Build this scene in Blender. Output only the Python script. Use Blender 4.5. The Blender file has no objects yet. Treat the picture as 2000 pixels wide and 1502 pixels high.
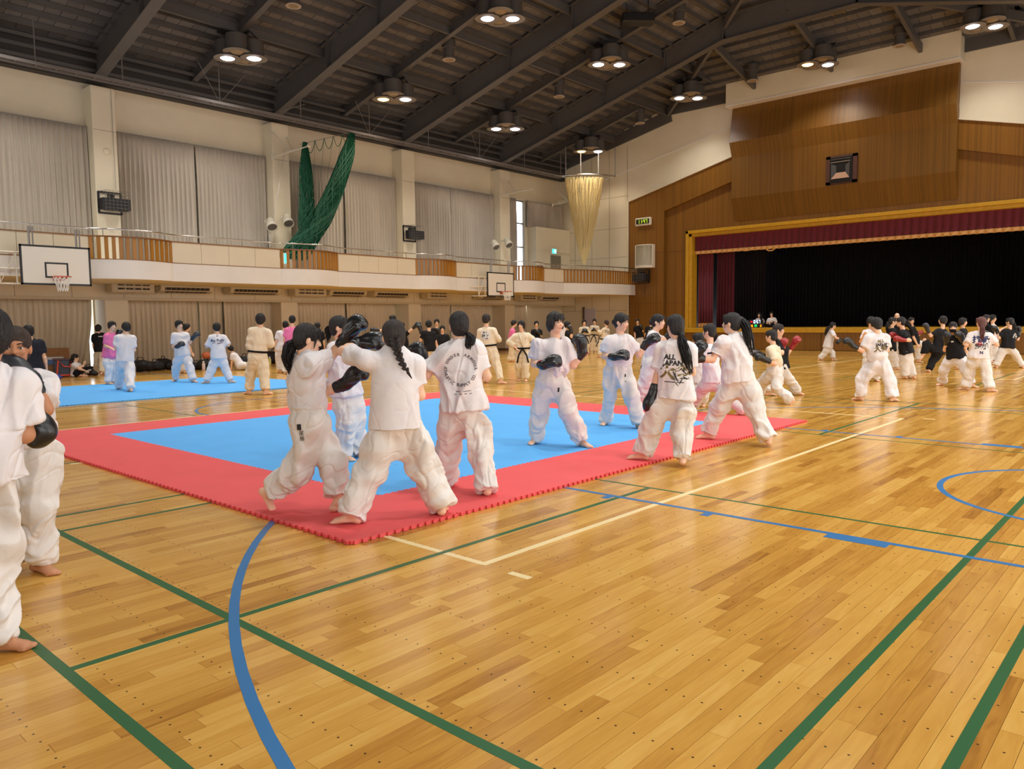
import bpy, bmesh, math, random
import numpy as np
from mathutils import Vector, Matrix
from mathutils.bvhtree import BVHTree
import openvdb as vdb
random.seed(7); RNG = np.random.default_rng(7)
SC = bpy.context.scene; COL = SC.collection
PI = math.pi
V = lambda *a: np.array(a, float)

# ------------------------------------------------------------------ camera
FPX, YAW, PITCH, ROLL, EYE = 1495.308, 0.732184722, -0.081604618, -0.010457377, 1.49
_fw = V(-math.sin(YAW)*math.cos(PITCH), math.cos(YAW)*math.cos(PITCH), math.sin(PITCH))
_r0 = V(math.cos(YAW), math.sin(YAW), 0); _u0 = np.cross(_r0, _fw)
CR = _r0*math.cos(ROLL)+_u0*math.sin(ROLL); CU = -_r0*math.sin(ROLL)+_u0*math.cos(ROLL)
EYEV = V(0, 0, EYE)
E1 = _r0; E2 = V(-math.sin(YAW), math.cos(YAW), 0)          # horizontal right / forward of the view
cam = bpy.data.cameras.new('camera'); camo = bpy.data.objects.new('camera', cam); COL.objects.link(camo)
cam.sensor_width = 36; cam.sensor_fit = 'HORIZONTAL'; cam.lens = FPX/2000*36; cam.clip_start = .05; cam.clip_end = 300
camo.matrix_world = Matrix(((CR[0], CU[0], -_fw[0], 0), (CR[1], CU[1], -_fw[1], 0), (CR[2], CU[2], -_fw[2], EYE), (0, 0, 0, 1)))
SC.camera = camo
def ray(x, y): return _fw+CR*(x-1000)/FPX-CU*(y-751)/FPX
def floor_pt(x, y, z=0.):
    d = ray(x, y); return EYEV+d*(z-EYE)/d[2]
def at_depth(x, y, D):
    d = ray(x, y); return EYEV+d*D/(d@E2)
def on_x(x, y, X):
    d = ray(x, y); return EYEV+d*X/d[0]
def on_y(x, y, Y):
    d = ray(x, y); return EYEV+d*Y/d[1]

# ------------------------------------------------------------------ world, exposure
SC.view_settings.view_transform = 'Standard'; SC.view_settings.look = 'None'
SC.view_settings.gamma = 1; SC.view_settings.use_curve_mapping = False
SC.view_settings.exposure = -0.19
SC.cycles.use_denoising = True; SC.cycles.max_bounces = 6; SC.cycles.diffuse_bounces = 4; SC.cycles.glossy_bounces = 3
SC.cycles.transparent_max_bounces = 8; SC.cycles.sample_clamp_indirect = 4.0; SC.cycles.caustics_reflective = False; SC.cycles.caustics_refractive = False
W = bpy.data.worlds.new('sky'); SC.world = W; W.use_nodes = True
W.node_tree.nodes['Background'].inputs[0].default_value = (0.86, 0.93, 1.0, 1); W.node_tree.nodes['Background'].inputs[1].default_value = 6.

# hall: x -28.3 (left wall) .. 2.45 (right wall), y -6 .. 36 (stage wall)
YP = [-2.79, 3.83, 10.45, 17.07, 23.69, 30.31]               # pillar / main rafter lines
YM = [.52, 7.14, 13.76, 20.38, 27.0, 33.6]                   # the lines between them
XL, XR, YB, YS, XC = -28.3, 2.45, -6.0, 36.0, -12.6
def area(name, loc, rot, sx, sy, power, col, spread=PI):
    l = bpy.data.lights.new(name, 'AREA'); l.shape = 'RECTANGLE'; l.size = sx; l.size_y = sy; l.energy = power; l.color = col; l.spread = spread
    o = bpy.data.objects.new(name, l); o.location = loc; o.rotation_euler = rot; COL.objects.link(o); return o
FILL_W = 200.
for y0 in (-2.8, 3.83, 10.45, 17.07, 23.69):                 # daylight added for assumed, unseen windows of the right wall
    area('daylight_fill', (XR-.05, y0+3.3, 5.9), (0, -PI/2, PI), 4.2, 5.4, FILL_W, (.90, .95, 1.0))
for y0 in (-2.8, 3.83, 10.45, 17.07, 23.69, 29.6):                # fill added low on the right to brighten under the gallery
    area('daylight_fill', (XR-.05, y0+3.3, 1.4), (0, -PI/2, PI), 2.0, 5.2, FILL_W*.7, (.90, .95, 1.0))
for x0 in (-23.5, -15.5, -7.5):                              # same added fill before the solid back wall, windows only assumed
    area('daylight_fill', (x0, YB+.05, 5.9), (PI/2, 0, 0), 5.8, 4.2, FILL_W, (.95, .97, 1.0))
LAMP_W = 185.
LAMP_Z = {-24.5: 10.42, -18.7: 12.02, -12.6: 12.2, -6.5: 12.2, -.7: 10.4}
def lamp_light(x, y, z, warm, P=None):
    l = bpy.data.lights.new('lamp', 'AREA'); l.shape = 'DISK'; l.size = .9; l.energy = P or LAMP_W; l.spread = math.radians(118)
    l.color = (1.0, .86, .68) if warm else (1.0, .97, .91)
    o = bpy.data.objects.new('lamp', l); o.location = (x, y, z-.06); COL.objects.link(o)
    return o
WARM = {(-24.5, 20.38), (-12.6, 33.6), (-24.5, 33.6)}
for x in LAMP_Z:
    for y in YM[1:]:
        lamp_light(x, y, LAMP_Z[x], (x, y) in WARM, LAMP_W*(.6 if y > 30 else .85 if y > 25 else 1.05))

# ------------------------------------------------------------------ helpers
def lin(c): return tuple((v/255/12.92 if v/255 <= .04045 else ((v/255+.055)/1.055)**2.4) for v in c)
class NT:
    def __init__(s, m): s.t = m.node_tree; s.n = s.t.nodes; s.b = s.n['Principled BSDF']
    def new(s, k, **kw):
        n = s.n.new(k)
        for a, v in kw.items(): setattr(n, a, v)
        return n
    def link(s, a, b): s.t.links.new(a, b)
MATS = {}
def mat(name, rgb, rough=.6, spec=.5, metal=0., var=0., scale=3., bump=0., bscale=None, stretch=(1, 1, 1), emit=None, estr=0., coord='Object', sheen=0., coat=0.):
    if name in MATS: return MATS[name]
    m = bpy.data.materials.new(name); m.use_nodes = True; t = NT(m); b = t.b
    c = lin(rgb); b.inputs['Base Color'].default_value = (*c, 1); b.inputs['Roughness'].default_value = rough
    b.inputs['Specular IOR Level'].default_value = spec; b.inputs['Metallic'].default_value = metal
    if sheen: b.inputs['Sheen Weight'].default_value = sheen
    if coat: b.inputs['Coat Weight'].default_value = coat; b.inputs['Coat Roughness'].default_value = .1
    if emit: b.inputs['Emission Color'].default_value = (*lin(emit), 1); b.inputs['Emission Strength'].default_value = estr
    if var or bump:
        tc = t.new('ShaderNodeTexCoord'); mp = t.new('ShaderNodeMapping'); mp.inputs['Scale'].default_value = stretch
        if coord == 'Position':
            g = t.new('ShaderNodeNewGeometry'); t.link(g.outputs['Position'], mp.inputs[0])
        else: t.link(tc.outputs[coord], mp.inputs[0])
    if var:
        n = t.new('ShaderNodeTexNoise'); n.inputs['Scale'].default_value = scale; n.inputs['Detail'].default_value = 5; t.link(mp.outputs[0], n.inputs[0])
        r = t.new('ShaderNodeMapRange'); r.inputs[1].default_value = .3; r.inputs[2].default_value = .7; r.inputs[3].default_value = 1-var; r.inputs[4].default_value = 1+var
        t.link(n.outputs[0], r.inputs[0])
        mx = t.new('ShaderNodeVectorMath', operation='SCALE'); mx.inputs[0].default_value = c; t.link(r.outputs[0], mx.inputs['Scale']); t.link(mx.outputs[0], b.inputs['Base Color'])
    if bump:
        n = t.new('ShaderNodeTexNoise'); n.inputs['Scale'].default_value = bscale or scale*4; n.inputs['Detail'].default_value = 4; t.link(mp.outputs[0], n.inputs[0])
        bp = t.new('ShaderNodeBump'); bp.inputs['Strength'].default_value = bump; bp.inputs['Distance'].default_value = .02; t.link(n.outputs[0], bp.inputs['Height']); t.link(bp.outputs[0], b.inputs['Normal'])
    MATS[name] = m; return m
class MB:
    def __init__(s): s.v = []; s.f = []; s.mi = []
    def add(s, vs, fs, mi=0):
        o = len(s.v); s.v += [tuple(map(float, v)) for v in vs]; s.f += [tuple(i+o for i in f) for f in fs]; s.mi += [mi]*len(fs); return s
    def box(s, x0, x1, y0, y1, z0, z1, mi=0):
        return s.add([(x0, y0, z0), (x1, y0, z0), (x1, y1, z0), (x0, y1, z0), (x0, y0, z1), (x1, y0, z1), (x1, y1, z1), (x0, y1, z1)],
                     [(0, 3, 2, 1), (4, 5, 6, 7), (0, 1, 5, 4), (1, 2, 6, 5), (2, 3, 7, 6), (3, 0, 4, 7)], mi)
    def obox(s, c, ax, ay, az, hx, hy, hz, mi=0):
        c = np.array(c, float); ax, ay, az = [np.array(a, float) for a in (ax, ay, az)]
        vs = [c+ax*hx*i+ay*hy*j+az*hz*k for k in (-1, 1) for i, j in ((-1, -1), (1, -1), (1, 1), (-1, 1))]
        return s.add(vs, [(0, 3, 2, 1), (4, 5, 6, 7), (0, 1, 5, 4), (1, 2, 6, 5), (2, 3, 7, 6), (3, 0, 4, 7)], mi)
    def bar(s, a, b, w, h, up=(0, 0, 1), mi=0):
        a = np.array(a, float); b = np.array(b, float); d = b-a; L = np.linalg.norm(d); d /= L
        up = np.array(up, float); sd = np.cross(d, up); sd /= np.linalg.norm(sd)+1e-9; up = np.cross(sd, d)
        return s.obox((a+b)/2, d, sd, up, L/2, w/2, h/2, mi)
    def tube(s, pts, r, n=6, mi=0, caps=True):
        pts = [np.array(p, float) for p in pts]; rr = r if hasattr(r, '__len__') else [r]*len(pts); o = len(s.v); prev = None
        vs = []
        for i, p in enumerate(pts):
            d = pts[min(i+1, len(pts)-1)]-pts[max(i-1, 0)]; d = d/(np.linalg.norm(d)+1e-9)
            ref = V(0, 0, 1) if abs(d[2]) < .9 else V(1, 0, 0)
            if prev is not None: ref = prev
            u = ref-d*(ref@d); u /= np.linalg.norm(u)+1e-9; w = np.cross(d, u); prev = u
            for k in range(n):
                a = 2*PI*k/n; vs.append(p+(u*math.cos(a)+w*math.sin(a))*rr[i])
        fs = []
        for i in range(len(pts)-1):
            for k in range(n):
                k2 = (k+1) % n; fs.append((i*n+k, i*n+k2, (i+1)*n+k2, (i+1)*n+k))
        if caps: fs.append(tuple(range(n-1, -1, -1))); fs.append(tuple((len(pts)-1)*n+k for k in range(n)))
        return s.add(vs, fs, mi)
    def lathe(s, c, prof, n=20, mi=0, axis=(0, 0, 1)):
        c = np.array(c, float); ax = np.array(axis, float); ax /= np.linalg.norm(ax)
        ref = V(1, 0, 0) if abs(ax[0]) < .9 else V(0, 1, 0); u = ref-ax*(ref@ax); u /= np.linalg.norm(u); w = np.cross(ax, u)
        vs = [c+ax*h+(u*math.cos(2*PI*k/n)+w*math.sin(2*PI*k/n))*r for r, h in prof for k in range(n)]
        fs = [(i*n+k, i*n+(k+1) % n, (i+1)*n+(k+1) % n, (i+1)*n+k) for i in range(len(prof)-1) for k in range(n)]
        return s.add(vs, fs, mi)
    def grid(s, P, mi=0):
        P = np.asarray(P, float); a, b = P.shape[:2]
        return s.add(P.reshape(-1, 3), [(i*b+j, i*b+j+1, (i+1)*b+j+1, (i+1)*b+j) for i in range(a-1) for j in range(b-1)], mi)
    def build(s, name, mats, parent=None, smooth=False, bevel=0):
        me = bpy.data.meshes.new(name); me.from_pydata(s.v, [], s.f)
        for m in (mats if isinstance(mats, (list, tuple)) else [mats]): me.materials.append(m)
        if any(s.mi): me.polygons.foreach_set('material_index', s.mi)
        if smooth: me.polygons.foreach_set('use_smooth', [True]*len(s.f))
        bm = bmesh.new(); bm.from_mesh(me); bmesh.ops.recalc_face_normals(bm, faces=bm.faces)
        if bevel: bmesh.ops.bevel(bm, geom=bm.edges[:], offset=bevel, segments=1, affect='EDGES', clamp_overlap=True)
        bm.to_mesh(me); bm.free(); me.update()
        o = bpy.data.objects.new(name, me); COL.objects.link(o)
        if parent is not None: adopt(o, parent)
        return o
def adopt(o, p):
    o.parent = p
    if p.type == 'EMPTY': o.matrix_parent_inverse = Matrix.Translation(p.location).inverted()
    return o
def empty(name, loc, label=None, cat=None, group=None, kind=None):
    o = bpy.data.objects.new(name, None); o.location = loc; o.empty_display_size = .1; COL.objects.link(o); return tag(o, label, cat, group, kind)
def tag(o, label=None, cat=None, group=None, kind=None):
    for k, v in (('label', label), ('category', cat), ('group', group), ('kind', kind)):
        if v: o[k] = v
    return o
def struct(o): o['kind'] = 'structure'; return o
def mesh_np(name, verts, faces, m, parent=None, tone=None, smooth=False):
    me = bpy.data.meshes.new(name); nv = len(verts); nf = len(faces); k = faces.shape[1]
    me.vertices.add(nv); me.vertices.foreach_set('co', np.ascontiguousarray(verts, np.float32).ravel())
    me.loops.add(nf*k); me.loops.foreach_set('vertex_index', np.ascontiguousarray(faces, np.int32).ravel())
    me.polygons.add(nf); me.polygons.foreach_set('loop_start', np.arange(0, nf*k, k, dtype=np.int32)); me.polygons.foreach_set('loop_total', np.full(nf, k, np.int32))
    me.update(calc_edges=True)
    me.polygons.foreach_set('use_smooth', np.full(nf, bool(smooth)))
    if tone is not None:
        a = me.attributes.new('tone', 'FLOAT_COLOR', 'POINT'); a.data.foreach_set('color', np.ascontiguousarray(tone, np.float32).ravel())
    if m: me.materials.append(m)
    o = bpy.data.objects.new(name, me); COL.objects.link(o)
    if parent is not None: adopt(o, parent)
    return o
_TXT = {}
def text_mesh(s, size=1., bold=0., spacing=1., align='CENTER'):
    k = (s, size, bold, spacing, align)
    if k in _TXT: return _TXT[k]
    c = bpy.data.curves.new('text', 'FONT'); c.body = s; c.size = size; c.align_x = align; c.align_y = 'CENTER'; c.offset = bold; c.space_character = spacing; c.resolution_u = 3
    o = bpy.data.objects.new('text', c); COL.objects.link(o)
    dg = bpy.context.evaluated_depsgraph_get(); me = bpy.data.meshes.new_from_object(o.evaluated_get(dg))
    vs = np.array([v.co[:] for v in me.vertices]).reshape(-1, 3); fs = [tuple(p.vertices) for p in me.polygons]
    bpy.data.objects.remove(o); bpy.data.curves.remove(c); bpy.data.meshes.remove(me)
    _TXT[k] = (vs, fs); return _TXT[k]
# ================================================================== SETTING
M_cream = mat('cream_wall', (226, 214, 188), .55, var=.03, scale=1.2, bump=.04, bscale=60, coord='Position')
M_white = mat('white_fascia', (232, 226, 218), .5, var=.03, scale=1.5, coord='Position')
M_soffit = mat('soffit', (244, 232, 192), .6, var=.03, scale=1., coord='Position')
M_steel = mat('dark_steel', (88, 84, 82), .5, var=.05, scale=2., coord='Position')
M_steel2 = mat('roof_steel', (84, 80, 78), .55, var=.05, scale=2., coord='Position')
M_chrome = mat('steel_rail', (196, 192, 186), .22, metal=1.)
M_grey = mat('grey_metal', (150, 148, 146), .4, metal=.6)
M_black = mat('black_metal', (26, 25, 27), .45)
M_slat = mat('slat_wood', (166, 112, 34), .35, var=.12, scale=4, stretch=(1, 1, .1), coord='Position')
M_cap = mat('cap_wood', (140, 92, 44), .4)
M_joint = mat('wall_joint', (120, 105, 80), .8)  # plain darker tone of the panel joints
M_dark = mat('dark_void', (18, 17, 17), .9)
M_plank_grey = mat('roof_back', (40, 36, 32), .9)

def wood_panel(name, rgb, pitch=.052, rough=.35):
    m = bpy.data.materials.new(name); m.use_nodes = True; t = NT(m); b = t.b; c = lin(rgb)
    g = t.new('ShaderNodeNewGeometry'); s = t.new('ShaderNodeSeparateXYZ'); t.link(g.outputs['Position'], s.inputs[0])
    mp = t.new('ShaderNodeMapping'); mp.inputs['Scale'].default_value = (14, 1, .25); t.link(g.outputs['Position'], mp.inputs[0])
    n = t.new('ShaderNodeTexNoise'); n.inputs['Scale'].default_value = 2.2; n.inputs['Detail'].default_value = 6; t.link(mp.outputs[0], n.inputs[0])
    w = t.new('ShaderNodeMath', operation='DIVIDE'); w.inputs[1].default_value = pitch; t.link(s.outputs[0], w.inputs[0])
    fl = t.new('ShaderNodeMath', operation='FLOOR'); t.link(w.outputs[0], fl.inputs[0])
    wn = t.new('ShaderNodeTexWhiteNoise', noise_dimensions='1D'); t.link(fl.outputs[0], wn.inputs['W'])
    fr = t.new('ShaderNodeMath', operation='FRACT'); t.link(w.outputs[0], fr.inputs[0])
    gr = t.new('ShaderNodeMath', operation='GREATER_THAN'); gr.inputs[1].default_value = .14; t.link(fr.outputs[0], gr.inputs[0])
    a = t.new('ShaderNodeMath', operation='MULTIPLY_ADD'); a.inputs[1].default_value = .34; a.inputs[2].default_value = .66; t.link(n.outputs[0], a.inputs[0])
    d = t.new('ShaderNodeMath', operation='MULTIPLY_ADD'); d.inputs[1].default_value = .3; t.link(wn.outputs[0], d.inputs[0]); t.link(a.outputs[0], d.inputs[2])
    e = t.new('ShaderNodeMath', operation='MULTIPLY_ADD'); e.inputs[1].default_value = .22; e.inputs[2].default_value = .8; t.link(gr.outputs[0], e.inputs[0])
    f = t.new('ShaderNodeMath', operation='MULTIPLY'); t.link(d.outputs[0], f.inputs[0]); t.link(e.outputs[0], f.inputs[1])
    sc = t.new('ShaderNodeVectorMath', operation='SCALE'); sc.inputs[0].default_value = c; t.link(f.outputs[0], sc.inputs['Scale']); t.link(sc.outputs[0], b.inputs['Base Color'])
    bp = t.new('ShaderNodeBump'); bp.inputs['Strength'].default_value = .5; bp.inputs['Distance'].default_value = .004; t.link(gr.outputs[0], bp.inputs['Height']); t.link(bp.outputs[0], b.inputs['Normal'])
    b.inputs['Roughness'].default_value = rough; return m
M_wood = wood_panel('stage_wood', (132, 88, 26))
M_gold = mat('gold_frame', (202, 154, 34), .38, var=.08, scale=6, coord='Position')

# ---- floor: boards 79 mm wide, 1.5 mm joints
def floor_material():
    m = bpy.data.materials.new('floor_board'); m.use_nodes = True; t = NT(m); b = t.b
    at = t.new('ShaderNodeAttribute', attribute_name='tone'); sp = t.new('ShaderNodeSeparateColor'); t.link(at.outputs['Color'], sp.inputs[0])
    g = t.new('ShaderNodeNewGeometry'); ps = t.new('ShaderNodeSeparateXYZ'); t.link(g.outputs['Position'], ps.inputs[0])
    off = t.new('ShaderNodeVectorMath', operation='SCALE'); t.link(at.outputs['Color'], off.inputs[0]); off.inputs['Scale'].default_value = 37.
    ad = t.new('ShaderNodeVectorMath', operation='ADD'); t.link(g.outputs['Position'], ad.inputs[0]); t.link(off.outputs[0], ad.inputs[1])
    mp = t.new('ShaderNodeMapping'); mp.inputs['Scale'].default_value = (13, 1.5, 1); t.link(ad.outputs[0], mp.inputs[0])
    n = t.new('ShaderNodeTexNoise'); n.inputs['Scale'].default_value = 1.6; n.inputs['Detail'].default_value = 6; n.inputs['Distortion'].default_value = 1.2; t.link(mp.outputs[0], n.inputs[0])
    mp2 = t.new('ShaderNodeMapping'); mp2.inputs['Scale'].default_value = (90, 5, 1); t.link(ad.outputs[0], mp2.inputs[0])
    n2 = t.new('ShaderNodeTexNoise'); n2.inputs['Scale'].default_value = 1.; n2.inputs['Detail'].default_value = 3; t.link(mp2.outputs[0], n2.inputs[0])
    r = t.new('ShaderNodeValToRGB'); cr = r.color_ramp
    cr.elements[0].position = .0; cr.elements[0].color = (*lin((132, 84, 30)), 1); cr.elements[1].position = 1.; cr.elements[1].color = (*lin((222, 178, 96)), 1)
    for p, c in ((.25, (180, 126, 52)), (.5, (200, 148, 66)), (.75, (212, 162, 78))):
        e = cr.elements.new(p); e.color = (*lin(c), 1)
    a = t.new('ShaderNodeMath', operation='MULTIPLY_ADD'); a.inputs[1].default_value = .62; t.link(n.outputs[0], a.inputs[0])
    c1 = t.new('ShaderNodeMath', operation='MULTIPLY_ADD'); c1.inputs[1].default_value = .7; c1.inputs[2].default_value = -.24; t.link(sp.outputs[0], c1.inputs[0]); t.link(c1.outputs[0], a.inputs[2])
    a2 = t.new('ShaderNodeMath', operation='MULTIPLY_ADD'); a2.inputs[1].default_value = .14; t.link(n2.outputs[0], a2.inputs[0]); t.link(a.outputs[0], a2.inputs[2])
    t.link(a2.outputs[0], r.inputs[0])
    # dark wooden plugs, one per board on every joist line
    fx = t.new('ShaderNodeMath', operation='DIVIDE'); fx.inputs[1].default_value = .079; t.link(ps.outputs[0], fx.inputs[0])
    fxx = t.new('ShaderNodeMath', operation='FRACT'); t.link(fx.outputs[0], fxx.inputs[0])
    fxc = t.new('ShaderNodeMath', operation='MULTIPLY_ADD'); fxc.inputs[1].default_value = .079; fxc.inputs[2].default_value = -.0395; t.link(fxx.outputs[0], fxc.inputs[0])
    fy = t.new('ShaderNodeMath', operation='MULTIPLY_ADD'); fy.inputs[1].default_value = 1/.361; fy.inputs[2].default_value = -.28+.5; t.link(ps.outputs[1], fy.inputs[0])
    fyy = t.new('ShaderNodeMath', operation='FRACT'); t.link(fy.outputs[0], fyy.inputs[0])
    fyc = t.new('ShaderNodeMath', operation='MULTIPLY_ADD'); fyc.inputs[1].default_value = .361; fyc.inputs[2].default_value = -.1805; t.link(fyy.outputs[0], fyc.inputs[0])
    cm = t.new('ShaderNodeCombineXYZ'); t.link(fxc.outputs[0], cm.inputs[0]); t.link(fyc.outputs[0], cm.inputs[1])
    ln = t.new('ShaderNodeVectorMath', operation='LENGTH'); t.link(cm.outputs[0], ln.inputs[0])
    lt = t.new('ShaderNodeMath', operation='LESS_THAN'); lt.inputs[1].default_value = .0048; t.link(ln.outputs['Value'], lt.inputs[0])
    mx = t.new('ShaderNodeMix', data_type='RGBA'); t.link(lt.outputs[0], mx.inputs[0]); t.link(r.outputs[0], mx.inputs[6]); mx.inputs[7].default_value = (*lin((74, 52, 30)), 1)
    t.link(mx.outputs[2], b.inputs['Base Color'])
    n3 = t.new('ShaderNodeTexNoise'); n3.inputs['Scale'].default_value = .9; n3.inputs['Detail'].default_value = 4; t.link(g.outputs['Position'], n3.inputs[0])
    rr = t.new('ShaderNodeMapRange'); rr.inputs[3].default_value = .12; rr.inputs[4].default_value = .24; t.link(n3.outputs[0], rr.inputs[0]); t.link(rr.outputs[0], b.inputs['Roughness'])
    b.inputs['Specular IOR Level'].default_value = .48
    bp = t.new('ShaderNodeBump'); bp.inputs['Strength'].default_value = .015; bp.inputs['Distance'].default_value = .002; t.link(n3.outputs[0], bp.inputs['Height']); t.link(bp.outputs[0], b.inputs['Normal'])
    return m
M_floor = floor_material()
M_floorgap = mat('floor_gap', (84, 54, 26), .8)
floor = struct(MB().box(-28.6, 2.7, -6.2, 36.5, -.2, -.012).build('floor', M_floorgap))
def build_boards():
    w = .079; i0, i1 = int(-28.6/w), int(2.6/w)
    X0, Y0, Y1 = [], [], []
    for i in range(i0, i1):
        y = -6.2-RNG.uniform(0, .9)
        while y < 36.2:
            L = RNG.choice([.55, .75, .9, 1.1, 1.35]); X0.append(i*w); Y0.append(max(y, -6.2)); Y1.append(min(y+L, 36.2)); y += L
    X0, Y0, Y1 = map(np.array, (X0, Y0, Y1)); n = len(X0); g = .0008
    dz = RNG.uniform(0, .0004, n); x1 = X0+w-g; xa = X0+g; ya = Y0+g; yb = Y1-g; zt = -dz; zb = np.full(n, -.013)
    P = np.stack([np.stack([a, b, c], -1) for a, b, c in ((xa, ya, zb), (x1, ya, zb), (x1, yb, zb), (xa, yb, zb), (xa, ya, zt), (x1, ya, zt), (x1, yb, zt), (xa, yb, zt))], 1)
    F = np.array([(4, 5, 6, 7), (0, 1, 5, 4), (1, 2, 6, 5), (2, 3, 7, 6), (3, 0, 4, 7)])
    tone = np.concatenate([RNG.uniform(0, 1, (n, 3)), np.ones((n, 1))], 1); tone[:, 0] = np.where(RNG.uniform(size=n) < .1, .08+tone[:, 0]*.3, .3+tone[:, 0]*.7)
    T8 = np.repeat(tone[:, None, :], 8, 1)
    c = P[:, 4:].mean(1)-EYEV; zc = c@_fw; px = 1000+FPX*(c@CR)/zc; py = 751-FPX*(c@CU)/zc
    seen = (zc > .5) & (px > -20) & (px < 2020) & (py < 1520)
    score = np.where(seen, zc, 1e9); near = np.argsort(score)[:295]; mask = np.zeros(n, bool); mask[near] = True
    for k in near: mesh_np('floor_board', P[k], F, M_floor, floor, T8[k])
    R = ~mask; m = R.sum()
    o = mesh_np('floor_boards_beyond', P[R].reshape(-1, 3), (F[None]+np.arange(m)[:, None, None]*8).reshape(-1, 4), M_floor, floor, T8[R].reshape(-1, 4)); o['kind'] = 'stuff'
build_boards()

# ---- painted court lines, 0.6 mm proud of the boards
L_white = mat('line_white', (236, 214, 160), .35); L_green = mat('line_green', (28, 92, 46), .35); L_blue = mat('line_blue', (40, 112, 170), .35); L_red = mat('line_red', (120, 40, 30), .35)
def line_x(y, x0, x1, m, w=.05, z=.0006): MB().box(x0, x1, y-w/2, y+w/2, -.004, z).build('court_line', m, floor)
def line_y(x, y0, y1, m, w=.05, z=.0008): MB().box(x-w/2, x+w/2, y0, y1, -.004, z).build('court_line', m, floor)
def arc(cx, cy, r, a0, a1, m, w=.05, z=.001, n=72):
    mb = MB(); P = []
    for k in range(n+1):
        a = math.radians(a0+(a1-a0)*k/n); c, s = math.cos(a), math.sin(a)
        P.append([(cx+c*(r-w/2), cy+s*(r-w/2), -.004), (cx+c*(r-w/2), cy+s*(r-w/2), z), (cx+c*(r+w/2), cy+s*(r+w/2), z), (cx+c*(r+w/2), cy+s*(r+w/2), -.004)])
    mb.grid(P).build('court_line', m, floor)
for ya in (0, 18.05):
    for x in (-3.23, -21.2): line_y(x, 3.30+ya, 12.27+ya, L_white)
    for y in (3.32, 12.25): line_x(y+ya, -21.2, -3.23, L_white)
    for x in (-9.15, -12.2, -15.25): line_y(x, 3.3+ya, 12.25+ya, L_white)
    line_y(-9.07, 2.9+ya, 3.08+ya, L_white)
    for y in (3.30, 12.43): line_x(y+ya, -3.0, -2.84, L_white)
    for xc in (-3.6, -12.2, -20.6):                            # badminton courts
        for dx in (-3.03, -2.53, 2.59, 3.05): line_y(xc+dx, 1.07+ya, 14.67+ya, L_green, .045, .0007)
        for y in (1.085, 1.855, 5.83, 9.92, 13.9, 14.65): line_x(y+ya, xc-3.05, xc+3.07, L_green, .035 if 5 < y < 10 else .05, .0005)
        for y0, y1 in ((1.09, 5.83), (9.92, 14.65)): line_y(xc, y0+ya, y1+ya, L_green, .045, .0007)
line_x(7.87, -27, -9.5, L_red, .03)
CBY = 7.81
for sg, bx in ((1, 1.15), (-1, -25.5)):
    rx = bx-sg*1.575
    arc(rx, CBY, 6.74, 90, 270, L_blue, .052) if sg > 0 else arc(rx, CBY, 6.74, -90, 90, L_blue, .052)
    arc(rx, CBY, 1.27, 90, 270, L_blue, .05, n=40) if sg > 0 else arc(rx, CBY, 1.27, -90, 90, L_blue, .05, n=40)
    for y, s in ((5.36, -1), (10.27, 1)):
        x1 = bx-sg*5.8
        line_x(y, min(x1, bx), max(x1, bx), L_blue, .05, .0012)
        for xc, w, d in ((-1.66, .40, .10), (-2.76, .07, .10), (-3.68, .07, .10)):
            xx = xc if sg > 0 else -24.35-xc
            MB().box(xx-w/2, xx+w/2, min(y, y+s*(d+.02)), max(y, y+s*(d+.02)), -.004, .0013).build('court_line', L_blue, floor)
    for y in (CBY-6.74, CBY+6.74): line_x(y, min(bx, rx), max(bx, rx), L_blue, .052, .0012)
    line_y(bx-sg*5.8, 5.36, 10.27, L_blue, .05, .0012); arc(bx-sg*5.8, CBY, 1.8, 90, 270, L_blue, .05) if sg > 0 else arc(bx-sg*5.8, CBY, 1.8, -90, 90, L_blue, .05)
arc(XC+.4, CBY, 1.8, 0, 360, L_blue, .05)

# ---- left wall
wl = MB()
wl.box(XL-.3, XL, YB, YS, 8.18, 10.9)                                   # beam over the upper windows
wl.box(XL-.3, XL, YB, YS, 3.0, 3.5); wl.box(XL-.3, XL, YB, YS, -.2, .05)
def win_gaps(z0, z1, gaps):
    y = YB
    for a, b in gaps+[(YS, YS)]:
        wl.box(XL-.3, XL, y, a, z0, z1); y = b
win_gaps(3.5, 8.18, [(31.7, 32.7)])
GY = lambda px: on_x(px, 640, -28.15)[1]
SLIT = [(GY(178), GY(186)), (GY(384), GY(387)), (GY(767.5), GY(770)), (GY(876), GY(879)), (GY(1025), GY(1032))]
win_gaps(.05, 3.0, [(a-.02, b+.02) for a, b in SLIT])
wl.box(XL-.02, XL+.95, YB, YS, 2.40, 3.02)                              # lower beam under the gallery
wall_left = struct(wl.build('wall_left', M_cream))
for y in YP:
    MB().box(XL-.01, -27.6, y-.37, y+.38, 3.3, 9.43).build('pillar', M_cream, wall_left, bevel=.012)
    MB().box(XL-.01, -27.35, y-.37, y+.38, 0, 2.42).build('pillar', M_cream, wall_left, bevel=.012)
    MB().box(XL, -27.33, y-.39, y+.4, 0, .1).build('skirting', mat('skirting', (120, 86, 60), .5), wall_left)
for y in np.arange(-5.5, 36, 1.62): MB().box(-27.355, -27.347, y, y+.012, 2.42, 3.0).build('panel_joint', M_joint, wall_left)
for y in np.arange(4.5, 36, 6.62): MB().box(-27.61, -27.597, y+5.6, y+6.3, 8.0, 8.012).build('panel_joint', M_joint, wall_left)
MB().box(-27.36, -27.28, YB, YS, 2.36, 2.44).build('pelmet_rail', mat('pelmet', (206, 190, 158), .5), wall_left)
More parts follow.
